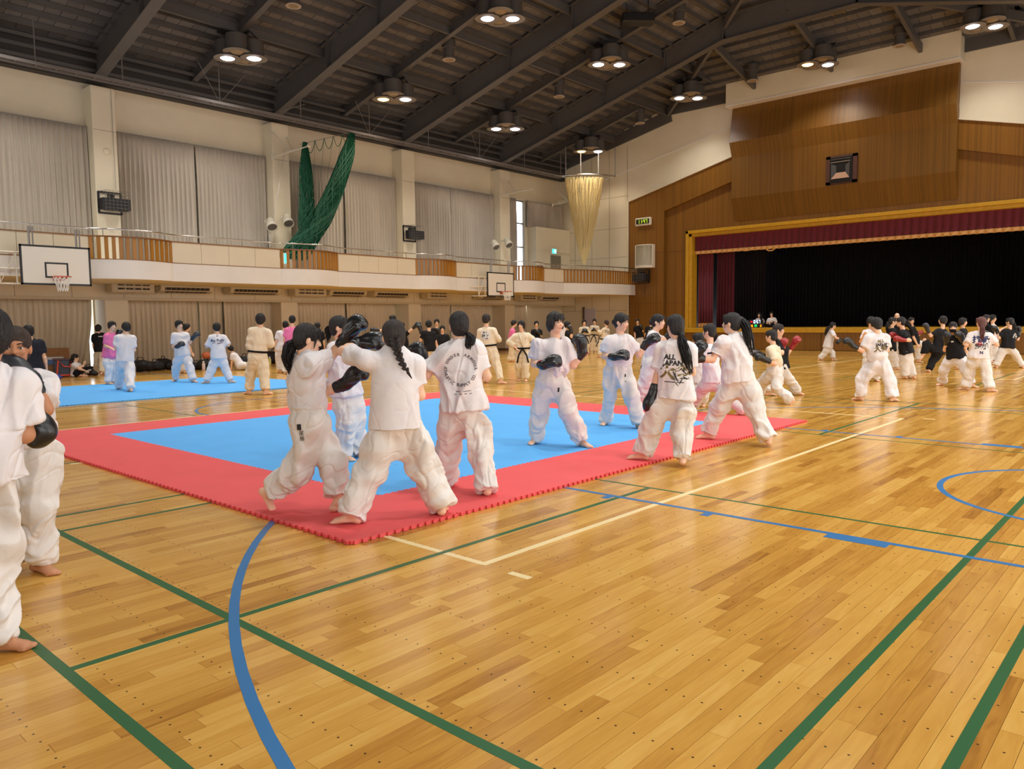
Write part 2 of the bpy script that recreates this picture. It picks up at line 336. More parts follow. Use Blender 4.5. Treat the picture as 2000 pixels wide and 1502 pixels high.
# bay by the stage: partition with a door under the last upper window
pt = MB().box(XL+.02, -27.7, 32.95, YS, 3.4, 6.75); pt.box(XL, -27.62, 32.9, YS, 5.42, 5.46)
partition = struct(pt.build('wall_gallery', M_cream))
MB().box(-27.72, -27.66, 34.2, 35.1, 3.42, 5.25).build('door_1', mat('grey_door', (150, 140, 122), .5), None)['kind'] = 'structure'
MB().box(-27.67, -27.64, 34.22, 35.08, 4.75, 5.2).build('door_panel', mat('grey_door2', (128, 120, 104), .5), bpy.data.objects['door_1'])
w1 = MB()
for y in (31.68, 32.68): w1.box(XL-.2, XL-.14, y, y+.06, 3.5, 8.18)
for z in (3.5, 5.6, 6.9, 8.12): w1.box(XL-.2, XL-.14, 31.7, 32.7, z, z+.07)
win = struct(w1.build('window_1', M_grey))
M_glass = bpy.data.materials.new('glass'); M_glass.use_nodes = True
_t = NT(M_glass); _t.b.inputs['Transmission Weight'].default_value = 1; _t.b.inputs['Roughness'].default_value = 0; _t.b.inputs['IOR'].default_value = 1.01
MB().box(XL-.18, XL-.17, 31.7, 32.7, 3.5, 8.18).build('glass_pane', M_glass, win)

# ---- gallery (balcony) with bulging slat bays
XF = -24.2
SLATS = [(1.5, 4.0, .45), (8.55, 11.0, .45), (14.8, 17.25, .45), (21.05, 23.4, .45), (27.1, 29.4, .45), (30.95, YS, 1.0)]
def front_x(y):
    for a, b, h in SLATS:
        if a <= y <= b:
            t = (y-a)/(b-a)
            return XF+(h*math.sin(PI*t)**.8 if h < .9 else h*math.sin(PI/2*min(1, t*1.25)))
    return XF
ys = sorted(set(list(np.arange(YB, YS, .5))+[a+(b-a)*k/16 for a, b, h in SLATS for k in range(17)]))
gal = MB()
P = [[(front_x(y), y, z) for y in ys] for z in (2.88, 3.44)]
gal.grid(P, 0)
gal.grid([[(XL, y, 2.885) for y in ys], [(front_x(y)-.001, y, 2.885) for y in ys]], 1)
gal.grid([[(front_x(y), y, 3.44) for y in ys], [(XL, y, 3.44) for y in ys]], 0)
gallery = struct(gal.build('trim_1', [M_white, M_soffit]))
gallery['label'] = 'long cream gallery along the curtained wall with slatted bays and a steel handrail'
prev = YB
for a, b, h in SLATS+[(YS, YS, 0)]:
    if a > prev+.2:
        n = max(1, round((a-prev)/.95)); st = (a-prev)/n
        for k in range(n): MB().box(XF-.09, XF-.01, prev+k*st+.006, prev+(k+1)*st-.006, 3.44, 4.10).build('parapet_panel', M_cream, gallery)
    prev = b
for a, b, h in SLATS[1:]:
    n = int((b-a+.5)/.2)
    for k in range(n):
        y = a+.06+(b-a-.12)*k/(n-1); x = front_x(y)-.05; dx = (front_x(y+.02)-front_x(y-.02))/.04; d = V(dx, 1, 0)/math.hypot(dx, 1)
        MB().obox((x, y, 3.77), d, V(d[1], -d[0], 0), (0, 0, 1), .052, .022, .325).build('slat', M_slat, gallery)
def along(off, z): return [(front_x(y)+off, y, z) for y in ys]
cp = MB(); cp.grid([along(-.11, 4.10), along(-.11, 4.135), along(.01, 4.135), along(.01, 4.10)]); cp.build('cap_rail', M_cap, gallery)
cp = MB(); cp.grid([along(-.1, 3.44), along(-.1, 3.462), along(.005, 3.462), along(.005, 3.44)]); cp.build('bottom_rail', M_cap, gallery)
MB().tube(along(-.05, 4.33), .024, 8).build('handrail', M_chrome, gallery, smooth=True)
y = 5.3
while y < 36:
    x = front_x(y)-.05; MB().tube([(x, y, 4.12), (x, y, 4.32)], .012, 6).build('rail_post', M_grey, gallery); y += .9

# ---- stage wall (y = 36) : white plaster, wood panelling, proscenium
ZG = lambda x: 7.95+.253*(min(x, 2*XC-x)+23.6)                       # upper edge of the wood
def poly_wall(name, pts, y0, y1, m, parent=None):
    mb = MB(); n = len(pts); mb.add([(x, y0, z) for x, z in pts]+[(x, y1, z) for x, z in pts],
        [tuple(range(n)), tuple(range(2*n-1, n-1, -1))]+[(k, (k+1) % n, n+(k+1) % n, n+k) for k in range(n)]); return mb.build(name, m, parent)
mir = lambda x: 2*XC-x
XW0, XI, XG = -23.6, -21.42, -20.17
GRX = -4.25
sw = MB()
sw_pts = [(XL, -.2), (XW0, -.2), (XW0, 7.95), (-12.6, 10.75), (mir(XW0), 7.95), (mir(XW0), -.2), (XR, -.2), (XR, 11.4), (-4.2, 12.95), (-21, 12.95), (XL, 11.4)]
wall_far = struct(poly_wall('wall_stage', sw_pts, 35.98, 36.5, M_cream))
for k, z in enumerate((2.05, 3.5, 5.0, 6.6, 8.3)): MB().box(XL, XW0, 35.972, 35.985, z, z+.012).build('panel_joint', M_joint, wall_far)
for x in np.arange(-27.3, -23.7, 1.2): MB().box(x, x+.012, 35.972, 35.985, 2.05, 11).build('panel_joint', M_joint, wall_far)
for sx in (0, 1):
    f = (lambda x: x) if sx == 0 else mir
    poly_wall('crown_ledge', [(f(-27.9), 8.9), (f(-24.6), 9.45), (f(-17.5), 10.95), (f(-17.5), 11.0), (f(-24.6), 9.5), (f(-27.9), 8.93)], 35.95, 36., M_white, wall_far)
    pts = [(f(XW0), 0), (f(XI), 0), (f(XI), 7.25), (f(-17), 8.46), (XC, 9.55), (XC, 10.72), (f(XW0), ZG(XW0))]
    poly_wall('wood_panel', pts, 36.0, 36.3, M_wood, wall_far)
    xg = XG if sx == 0 else GRX
    poly_wall('wood_panel', [(f(XI), 0), (xg, 0), (xg, 6.1), (XC, 6.1), (XC, 9.55), (f(-17), 8.46), (f(XI), 7.25)], 36.22, 36.4, M_wood, wall_far)
    for z in (2.4, 5.1): MB().box(min(f(XW0), f(XI)), max(f(XW0), f(XI)), 35.994, 36.01, z, z+.015).build('panel_joint', mat('wood_joint', (104, 66, 28), .6), wall_far); MB().box(min(f(XI), xg), max(f(XI), xg), 36.213, 36.23, z, z+.015).build('panel_joint', MATS['wood_joint'], wall_far)
    MB().box(min(f(-22.6), f(-22.585)), max(f(-22.6), f(-22.585)), 35.994, 36.01, 2.4, 8.1).build('panel_joint', MATS['wood_joint'], wall_far)
    poly_wall('edge_bead', [(f(XW0-.07), 0), (f(XW0), 0), (f(XW0), 7.95), (XC, 10.74), (XC, 10.82), (f(XW0-.07), 8.0)], 35.9, 36.1, M_cream, wall_far)
GL, GR = XG, GRX
gf = MB()
for x0, x1, z0, z1 in ((GL, GL+.16, 1.05, 6.1), (GL+.16, GL+.33, 1.05, 5.94), (GR-.16, GR, 1.05, 6.1), (GR-.33, GR-.16, 1.05, 5.94)): gf.box(x0, x1, 36.05 if x1-x0 < .165 else 36.12, 36.7, z0, z1)
gf.box(GL, GR, 36.05, 36.7, 5.94, 6.1); gf.box(GL+.16, GR-.16, 36.12, 36.7, 5.78, 5.94)
gf.build('proscenium_frame', M_gold, wall_far, bevel=.015)
stage = struct(MB().box(GL+.1, GR-.1, 36.05, 44.5, .86, 1.08).build('trim_2', M_gold)); stage['label'] = 'golden wooden stage floor edge'
MB().box(GL, GR, 36.0, 36.2, .84, 1.08).build('stage_lip', M_gold, stage, bevel=.012)
n = 9
for k in range(n):
    x0 = GL+(GR-GL)*k/n; MB().box(x0+.012, x0+(GR-GL)/n-.012, 36.06, 36.12, .02, .85).build('stage_front_panel', M_wood, stage)
MB().box(GL, GR, 36.1, 36.3, 0, .85).build('stage_base', M_dark, stage)
sb = MB(); sb.box(GL-1, GR+1, 44.4, 44.6, 0, 9); sb.box(GL-1.2, GL-1, 36.4, 44.6, 0, 9); sb.box(GR+1, GR+1.2, 36.4, 44.6, 0, 9); sb.box(GL-1.2, GR+1.2, 36.4, 44.6, 8.9, 9.1)
struct(sb.build('wall_backstage', mat('stage_black', (10, 8, 9), .95)))
# acoustic fascia over the proscenium
BX0, BX1 = -17.48, -7.72
bands = [(35.75, 11.75), (35.42, 10.05), (35.72, 9.35), (35.72, 7.42), (36.2, 6.35)]
for (ya, za), (yb, zb) in zip(bands[:-1], bands[1:]):
    MB().add([(BX0, ya, za), (BX1, ya, za), (BX1, yb, zb), (BX0, yb, zb), (BX0, ya+.5, za), (BX1, ya+.5, za), (BX1, yb+.5, zb), (BX0, yb+.5, zb)],
             [(0, 1, 2, 3), (0, 3, 7, 4), (1, 5, 6, 2), (0, 4, 5, 1), (3, 2, 6, 7)]).build('fascia_panel', wood_panel('fascia_wood', (118, 80, 22), .06, .4), wall_far)
MB().box(BX0-.12, BX1+.12, 35.25, 36.1, 11.75, 13.0).build('fascia_cornice', M_cream, wall_far)
MB().box(BX0-.14, BX1+.14, 35.22, 36.1, 11.72, 11.78).build('fascia_bead', M_white, wall_far)
# ---- right and back walls (behind the camera): plain walls with window bays
wr = MB(); wr.box(XR, XR+.3, YB, YS, -.2, 3.7); wr.box(XR, XR+.3, YB, YS, 8.1, 11.6)
for y in YP: wr.box(XR-.3, XR+.3, y-.5, y+.5, 3.7, 8.1)
wr.box(XR, XR+.3, 30.5, YS, 3.7, 8.1); wr.box(XR, XR+.3, YB, -2.5, 3.7, 8.1)
wr.box(XR+.1, XR+.3, YB, YS, 3.7, 8.1)
struct(wr.build('wall_right', M_cream))
wb = MB(); wb.box(XL, XR, YB-.3, YB-.05, -.2, 15)
struct(wb.build('wall_back', M_cream))
# low door and pale walls at the end under the gallery
MB().box(-26.6, -25.85, 35.93, 35.99, 0, 2.2).build('door_2', mat('door_lilac', (196, 190, 204), .5))['kind'] = 'structure'
MB().box(-26.72, -26.6, 35.9, 35.99, 0, 2.3).build('door_frame', mat('door_dark', (90, 72, 60), .5), bpy.data.objects['door_2'])

# ================================================================== ROOF
DZ = lambda x: 10.9+.256*(min(x, mir(x))+27.65)
RB = lambda x: 9.84+.256*(min(x, mir(x))+27.5)
HIP_Y = lambda z: 36-(z-12.6)/.277
ceiling = MB()
zl, zr, zh = DZ(XL), DZ(XC), 12.6
t_ = .12
ceiling.add([(XL, YB, zl+t_), (XL, YS+.3, zl+t_), (-21, YS+.3, zh+t_), (XC, 28.2, zr+t_), (XC, YB, zr+t_)], [(0, 1, 2, 3, 4)])
ceiling.add([(mir(XL), YB, zl+t_), (mir(XL), YS+.3, zl+t_), (mir(-21), YS+.3, zh+t_), (XC, 28.2, zr+t_), (XC, YB, zr+t_)], [(0, 4, 3, 2, 1)])
ceiling.add([(-21, YS+.3, zh+t_), (mir(-21), YS+.3, zh+t_), (XC, 28.2, zr+t_)], [(0, 1, 2)])
ceiling = struct(ceiling.build('ceiling', M_plank_grey))
M_deck = bpy.data.materials.new('ceiling_board'); M_deck.use_nodes = True
_t = NT(M_deck); _a = _t.new('ShaderNodeAttribute', attribute_name='tone'); _s = _t.new('ShaderNodeSeparateColor'); _t.link(_a.outputs['Color'], _s.inputs[0])
_m = _t.new('ShaderNodeMapRange'); _m.inputs[3].default_value = .8; _m.inputs[4].default_value = 1.12; _t.link(_s.outputs[0], _m.inputs[0])
_v = _t.new('ShaderNodeVectorMath', operation='SCALE'); _v.inputs[0].default_value = lin((104, 99, 97)); _t.link(_m.outputs[0], _v.inputs['Scale']); _t.link(_v.outputs[0], _t.b.inputs['Base Color']); _t.b.inputs['Roughness'].default_value = .75
def build_deck():
    rows = []; px, py = .60, .455
    u = np.arange(0, 16)  # placeholder width guard
    def quad(o, a, b, th=.04, g=.008):
        n = np.cross(a, b); n /= np.linalg.norm(n); n = n if n[2] > 0 else -n
        a0 = a/np.linalg.norm(a)*g; b0 = b/np.linalg.norm(b)*g
        c = [o+a0+b0, o+a-a0+b0, o+a-a0+b-b0, o+a0+b-b0]
        return c+[p+n*th for p in c]
    for sgn in (1, -1):
        x = XL
        while x < XC-.05:
            x2 = min(x+.578, XC)
            y = -1.
            while y < YS:
                zc = DZ((x+x2)/2)
                if x > -21.2 and y+py/2 > HIP_Y(zc): break
                xa, xb = (x, x2) if sgn > 0 else (mir(x), mir(x2))
                rows.append(quad(V(xa, y, DZ(xa)), V(xb-xa, 0, DZ(xb)-DZ(xa)), V(0, py, 0))); y += py
            x = x2
    y = YS
    while y > 28.3:
        y2 = y-.58; z1 = 12.6+(YS-y)*.277; z2 = 12.6+(YS-y2)*.277; xh = XC-((14.76-(z1+z2)/2)/.256)
        x = xh
        while x < mir(xh)-.02:
            x2 = min(x+py, mir(xh)); rows.append(quad(V(x, y, z1), V(x2-x, 0, 0), V(0, y2-y, z2-z1))); x = x2
        y = y2
    P = np.array(rows); n = len(P)
    F = np.array([(0, 1, 2, 3), (0, 4, 5, 1), (1, 5, 6, 2), (2, 6, 7, 3), (3, 7, 4, 0)])
    tone = np.concatenate([RNG.uniform(0, 1, (n, 3)), np.ones((n, 1))], 1); T8 = np.repeat(tone[:, None], 8, 1)
    c = P[:, :4].mean(1)-EYEV; zc = c@_fw; qx = 1000+FPX*(c@CR)/zc; qy = 751-FPX*(c@CU)/zc
    ok = (zc > 1) & (qx > 0) & (qx < 2000) & (qy > 0)
    near = np.argsort(np.where(ok, zc, 1e9))[:min(295, ok.sum())]; mask = np.zeros(n, bool); mask[near] = True
    for k in near: mesh_np('ceiling_board', P[k], F, M_deck, ceiling, T8[k])
    R = ~mask; m = R.sum()
    o = mesh_np('ceiling_boards_beyond', P[R].reshape(-1, 3), (F[None]+np.arange(m)[:, None, None]*8).reshape(-1, 4), M_deck, ceiling, T8[R].reshape(-1, 4)); o['kind'] = 'stuff'
build_deck()
def Ibeam(mb, a, b, depth, width, tf=.035, tw=.03):
    """a,b: bottom centre points"""
    a = np.array(a, float); b = np.array(b, float); h = V(0, 0, 1)
    mb.bar(a+h*tf/2, b+h*tf/2, width, tf); mb.bar(a+h*(depth-tf/2), b+h*(depth-tf/2), width, tf); mb.bar(a+h*depth/2, b+h*depth/2, tw, depth-2*tf+.01)
K1 = -15.26
for y in YP[1:]:
    d = .98
    mb = MB()
    if y > 30:
        Ibeam(mb, (XL+.2, y, RB(XL+.2)), (K1, y, RB(K1)), d, .36); Ibeam(mb, (K1, y, RB(K1)), (mir(K1), y, RB(K1)), d, .36); Ibeam(mb, (mir(K1), y, RB(K1)), (mir(XL)-.2, y, RB(XL+.2)), d, .36)
    else:
        Ibeam(mb, (XL+.2, y, RB(XL+.2)), (XC, y, RB(XC)), d, .36); Ibeam(mb, (XC, y, RB(XC)), (mir(XL)-.2, y, RB(XL+.2)), d, .36)
    for x in (-24.1, -21.2, -18., K1+.02): mb.box(x-.012, x+.012, y-.165, y+.165, RB(x)+.03, RB(x)+d-.03)
    r = mb.build('rafter', M_steel, ceiling)
    sp = MB()                                                # bolted splice plates under the flange
    for k in range(9):
        for s in (-.13, -.07, .07, .13): x = -19.4+k*.12; sp.lathe((x, y+s, RB(x)-.02), [(0, 0), (.02, 0), (.02, .03)], 6)
    sp.build('splice_bolts', mat('bolt', (64, 56, 48), .5), r)
SB = lambda x: 10.42+.256*(min(x, mir(x))+27.65)
for y in YM[1:]:
    mb = MB()
    xe = K1 if y < 30 else -21.5
    Ibeam(mb, (XL+.3, y, SB(XL+.3)), (XC if y < 28 else xe, y, SB(XC if y < 28 else xe)), .45, .2)
    if y < 28: Ibeam(mb, (XC, y, SB(XC)), (mir(XL)-.3, y, SB(XL+.3)), .45, .2)
    mb.build('secondary_rafter', M_steel, ceiling)
x = XL+.3
while x < XC:                                                # purlins, one length per bay
    for k in range(1, len(YP)):
        y0, y1 = YP[k]+.03, (YP[k+1] if k+1 < len(YP) else YS)-.03
        if x > -21: y1 = min(y1, HIP_Y(DZ(x))+.2)
        if y1-y0 < .3: continue
        MB().box(x-.025, x+.025, y0, y1, DZ(x)-.19, DZ(x)-.01).build('purlin', M_steel2, ceiling)
    x += .578
y = YS-.6
while y > 31:
    z = 12.6+(YS-y)*.277; xh = XC-(14.76-z)/.256
    MB().box(xh, mir(xh), y-.025, y+.025, z-.14, z-.02).build('purlin', M_steel2, ceiling); y -= .6
hp = lambda a, b: MB().bar(a, b, .14, .34).build('hip_brace', M_steel, ceiling)
hp((-21.2, YS-.1, 12.2), (K1, 30.31, 13.55)); hp((K1, 30.31, 13.6), (-13.4, 28.6, 14.2)); hp((mir(-21.2), YS-.1, 12.2), (mir(K1), 30.31, 13.55))
for x in (-16.15, -12.6, -9.05, -5.9): hp((x, YS-.15, 12.32), (x, 30.31, 13.6 if abs(x-XC) < 3 else 13.5))
for x in (-24.5, -21.2, -18.1):
    for k in range(1, 5): Ibeam(b_ := MB(), (x, YP[k]+.02, SB(x)+.03), (x, YP[k+1]-.02, SB(x)+.03), .32, .12); b_.build('tie_beam', M_steel, ceiling)
    Ibeam(b_ := MB(), (x, YP[5], SB(x)+.03), (x, YS, SB(x)+.03), .32, .12); b_.build('tie_beam', M_steel, ceiling)
# eaves and edge beams
MB().box(XL, XL+.35, YB, YS, 9.62, 10.75).build('eaves_beam', mat('eaves_dark', (52, 47, 44), .6), ceiling)
for _x, _z in ((XL+.42, 9.98), (XL+.5, 10.28), (XL+.62, 10.56)): MB().box(_x-.06, _x+.03, YB, YS-.1, _z-.05, _z+.05).build('eaves_rail', M_steel2, ceiling)
ed = MB()
for (xa, za), (xb, zb) in (((XL, 10.2), (-21, 11.78)), ((-21, 12.12), (-4.2, 12.12)), ((-4.2, 11.78), (XR, 10.2))):
    ed.bar((xa, YS-.06, za+.3), (xb, YS-.06, zb+.3), .12, .6)
ed.build('edge_beam', M_steel2, ceiling)
# ================================================================== FIXTURES AND FURNISHINGS
M_curt = mat('curtain_cloth', (186, 175, 160), .85, var=.05, scale=2., stretch=(1, 1, .3), coord='Position', sheen=.2)
M_curt_light = mat('curtain_lightened', (222, 208, 184), .85, var=.06, scale=2., stretch=(1, 1, .3), coord='Position', sheen=.2)  # same cloth as upstairs, colour lightened to offset the dim light under the gallery
def curtain(name, y0, y1, z0, z1, X, m, label, group, pitch=.17, amp=.055, seed=0, flare=0.):
    r = np.random.default_rng(seed); n = max(24, int((y1-y0)/pitch*7)); ys_ = np.linspace(y0, y1, n); zs = np.linspace(z0, z1, 14)
    ph = np.cumsum(r.uniform(.75, 1.3, n))*2*PI/7*((y1-y0)/pitch*7/n); a = amp*(.6+.6*np.interp(np.arange(n), np.arange(0, n+8, 8), r.uniform(.3, 1.2, len(np.arange(0, n+8, 8)))))
    P = []
    for i, z in enumerate(zs):
        f = (z1-z)/(z1-z0); sh = .35+.65*min(1, f*3)
        yy = ys_.copy()
        if flare: yy = yy-flare*f**2*((ys_-y0)/(y1-y0))**3
        P.append(np.stack([X+a*np.sin(ph+.25*np.sin(z*1.3+ph*.1))*sh*(1+.25*math.sin(3*f)), yy+.03*np.cos(ph)*sh, np.full(n, z)], -1))
    mb = MB(); mb.grid(P); o = mb.build('curtain', m, smooth=True); s = o.modifiers.new('thickness', 'SOLIDIFY'); s.thickness = .006
    return tag(o, label, 'curtain', group)
BAYN = ['beside the wall end', 'behind the near backboard', 'between the two loudspeaker pillars, first bay', 'behind the green nets', 'beyond the second loudspeaker']
k = 0
for i, (y0, y1) in enumerate(((4.2, 10.1), (10.83, 16.7), (17.45, 23.33), (24.07, 29.95))):
    mid = y0+(y1-y0)*(.5 if i != 3 else .46)
    nm = ['by the near backboard', 'between first loudspeaker and first spotlights', 'behind the hanging green net', 'between second loudspeaker and second spotlights'][i]
    for a, b, sd in ((y0+.02, mid-.012, 'nearer'), (mid+.012, y1-.02, 'farther')):
        k += 1; curtain('curtain', a, b, 3.46, 8.17, -28.08, M_curt, f'pale grey gallery curtain {nm}, {sd} leaf of the pair', 'gallery window curtains', seed=k)
curtain('curtain', 30.72, 31.72, 3.46, 8.17, -28.08, M_curt, 'narrow grey gallery curtain beside the bright tall window slit', 'gallery window curtains', seed=31, pitch=.14)
curtain('curtain', 32.62, 35.75, 6.72, 8.17, -28.08, M_curt, 'short grey curtain above the white gallery partition with the door', 'gallery window curtains', seed=32, pitch=.14)
lows = [(4.22, SLIT[0][0]+.02, 'low beige curtain by the stacked boxes, lifted at its edge', .35), (10.86, SLIT[1][0], 'low beige curtain just beyond the first pillar, behind the bags', 0), (SLIT[1][1], 14.6, 'dark bunched low curtain just past the thin light slit in the second bay', 0),
        (14.62, 16.72, 'low beige curtain hanging up to the second pillar', 0), (17.47, 20.3, 'low beige curtain just beyond the second pillar', 0), (20.34, SLIT[2][0], 'low beige curtain up to the light slit of the third bay', 0),
        (24.1, SLIT[3][0], 'low beige curtain just beyond the third pillar', 0), (SLIT[3][1], 29.3, 'low beige curtain beyond the light slit of the fourth bay', 0), (30.72, SLIT[4][0], 'last low grey curtain by the far pillar', 0)]
for j, (a, b, lb, fl) in enumerate(lows):
    if b-a > .2: curtain('curtain', a, b, .03, 2.42, -28.06, M_curt_light, lb, 'low window curtains', seed=50+j, flare=fl)

# ---- loudspeakers in wire cages
def loudspeaker(c, n, label):
    c = np.array(c, float); n = np.array(n, float); up = V(0, 0, 1); s = np.cross(up, n)
    e = empty('loudspeaker', tuple(c), label, 'loudspeaker', 'caged black loudspeakers')
    fr = MB()
    for k in (-1, 1): fr.obox(c+s*k*.36, n, s, up, .02, .03, .36); fr.obox(c+up*k*.345, n, s, up, .02, .36, .03)
    fr.build('wall_frame', M_black, e)
    b = MB(); f = c+n*.34
    pr = [(-.42, -.2), (-.26, -.36), (.46, -.32), (.46, .32), (-.26, .36), (-.42, .2)]
    vs = [f+s*(u)+n*w*.62-up*.27+up*h for h in (-.0,) for u, w in pr]+[f+s*u+n*w*.62+up*.1 for u, w in pr]
    nn = len(pr); b.add(vs, [tuple(range(nn)), tuple(range(2*nn-1, nn-1, -1))]+[(i, (i+1) % nn, nn+(i+1) % nn, nn+i) for i in range(nn)])
    b.build('cabinet', mat('speaker_black', (24, 24, 28), .55), e, bevel=.012)
    br = MB(); br.bar(c+up*.22, f+up*.2, .05, .05); br.bar(f+up*.24, f+up*.1, .04, .04, up=(1, 0, 0)); br.lathe(c+n*.1+up*.2, [(0, -.09), (.09, -.09), (.09, .09), (0, .09)], 12, axis=s); br.build('bracket', M_black, e)
    cg = MB(); d = .62
    for k in range(7):
        t = -.36+.12*k
        cg.tube([c+s*t-up*.34, c+s*t-up*.34+n*d, c+s*t+up*.34+n*d, c+s*t+up*.34], .004, 4); cg.tube([c-s*.36+up*t*.94, c-s*.36+up*t*.94+n*d, c+s*.36+up*t*.94+n*d, c+s*.36+up*t*.94], .004, 4)
    cg.build('wire_cage', mat('cage_wire', (120, 112, 100), .5, metal=.3), e)
loudspeaker((-27.58, 10.5, 5.62), (1, 0, 0), 'caged black loudspeaker on the first cream pillar above the slats')
loudspeaker((-27.58, 23.66, 5.62), (1, 0, 0), 'caged black loudspeaker on the third pillar, past the green net')
q = on_y(1257, 540, 35.98); loudspeaker((q[0], 35.97, q[2]), (0, -1, 0), 'black loudspeaker on the wood panelling below the ribbed cabinet')

# ---- white spotlights on the pillars
def spotlight(px, py, X, label):
    p = on_x(px, py, X); e = empty('spotlight', tuple(p), label, 'spotlight', 'white spotlights on the gallery pillars')
    ax = V(.66, -.22, -.72); ax /= np.linalg.norm(ax)
    MB().lathe(p, [(0, -.24), (.13, -.24), (.15, -.2), (.16, 0), (.2, .08), (.21, .24), (.19, .24), (.18, .1), (0, .06)], 18, axis=ax).build('housing', mat('spot_white', (214, 206, 186), .4), e, smooth=True)
    MB().lathe(p+ax*.17, [(0, 0), (.18, 0), (.18, .012), (0, .012)], 18, axis=ax).build('lens', mat('spot_lens', (92, 84, 74), .25), e)
    y = MB(); y.tube([p+V(0, -.17, 0), p+V(-.22, -.17, .12), p+V(-.22, .17, .12), p+V(0, .17, 0)], .014, 6); y.tube([p+V(-.22, 0, .12), V(X-.5, p[1], p[2]+.12)], .02, 6); y.build('yoke', MATS['spot_white'], e)
spotlight(530, 437, -27.15, 'white spotlight on the shadowed side of the second pillar, over the notice'); spotlight(562, 430, -27.1, 'white spotlight facing down on the second pillar beside the green net')
spotlight(967, 478, -27.15, 'white spotlight on the shadowed side of the fourth pillar'); spotlight(992, 474, -27.1, 'white spotlight facing down on the fourth pillar by the window slit')
tag(MB().box(-27.97, -27.9, 16.62, 16.69, 4.55, 5.1).build('notice', mat('notice', (205, 200, 190), .6)), 'small pale notice on the side of the second pillar', 'notice')
for px, py in ((208, 296), (985, 413)):
    p = on_x(px, py, -27.6); tag(MB().lathe(p, [(0, .0), (.11, 0), (.11, .03), (.06, .05), (0, .05)], 16, axis=(1, 0, 0)).build('wall_sensor', M_cream, smooth=True), 'round cream sensor on the '+('first' if px < 500 else 'fourth')+' gallery pillar', 'sensor')
# ---- steel arms that guide the net ropes
def net_arm(y, z, label, L=1.7):
    e = empty('net_bracket', (-27.6, y, z), label, 'bracket', 'white net brackets'); X = -27.6
    a = MB(); a.tube([(X, y+.2, z), (X+L, y+.25, z)], .022, 6); a.tube([(X+.02, y-.3, z-.25), (X+L, y+.25, z)], .02, 6); a.tube([(X+.02, y-.3, z+.75), (X+.75, y-.0, z)], .018, 6); a.tube([(X, y+.35, z+.65), (X+.6, y+.2, z)], .018, 6); a.build('arms', mat('arm_white', (222, 214, 198), .4), e)
    for dy, dz in ((-.3, -.25), (.2, 0)): MB().box(X+.002, X+.02, y+dy-.05, y+dy+.05, z+dz-.1, z+dz+.1).build('plate', MATS['arm_white'], e)
    MB().lathe((X+L, y+.25, z), [(0, -.06), (.05, -.06), (.05, .06), (0, .06)], 10, axis=(0, 1, 0)).build('pulley', MATS['arm_white'], e)
net_arm(17.0, 8.32, 'white steel net bracket on the second pillar, next to the green net'); net_arm(30.2, 8.28, 'white steel net bracket on the fourth pillar'); net_arm(34.6, 8.3, 'white steel net bracket at the wall behind the beige net')

# ---- overhead track along the eaves
tr = empty('cable_track', (-26.3, -2, 9.3), 'long grey cable track hanging under the eaves along the curtained wall', 'track')
t1 = MB()
for dx in (-.17, .17): t1.bar((-26.3+dx, -2, 9.3), (-26.3+dx, 33.6, 9.3), .05, .09)
t1.build('side_rail', mat('track_grey', (112, 106, 102), .6), tr)
for i, y in enumerate(np.arange(-1.8, 33.5, .55)): MB().box(-26.45, -26.15, y, y+.05, 9.29, 9.33).build('rung', MATS['track_grey'], tr)
for y in (8.1, 10.6, 13.9, 17.2, 20.5, 23.8, 27.1, 30.4, 33.4): MB().tube([(-26.3, y, 9.3), (-26.3, y, 10.6)], .018, 6).build('hanger', MATS['track_grey'], tr)
tg = MB()
for y in (13.9, 20.5, 27.1): tg.tube([(-26.3, y, 9.35), (-26.0, y+.9, 10.5)], .01, 5); tg.tube([(-26.3, y, 9.35), (-26.0, y-.9, 10.5)], .01, 5)
tg.build('braces', MATS['track_grey'], tr)

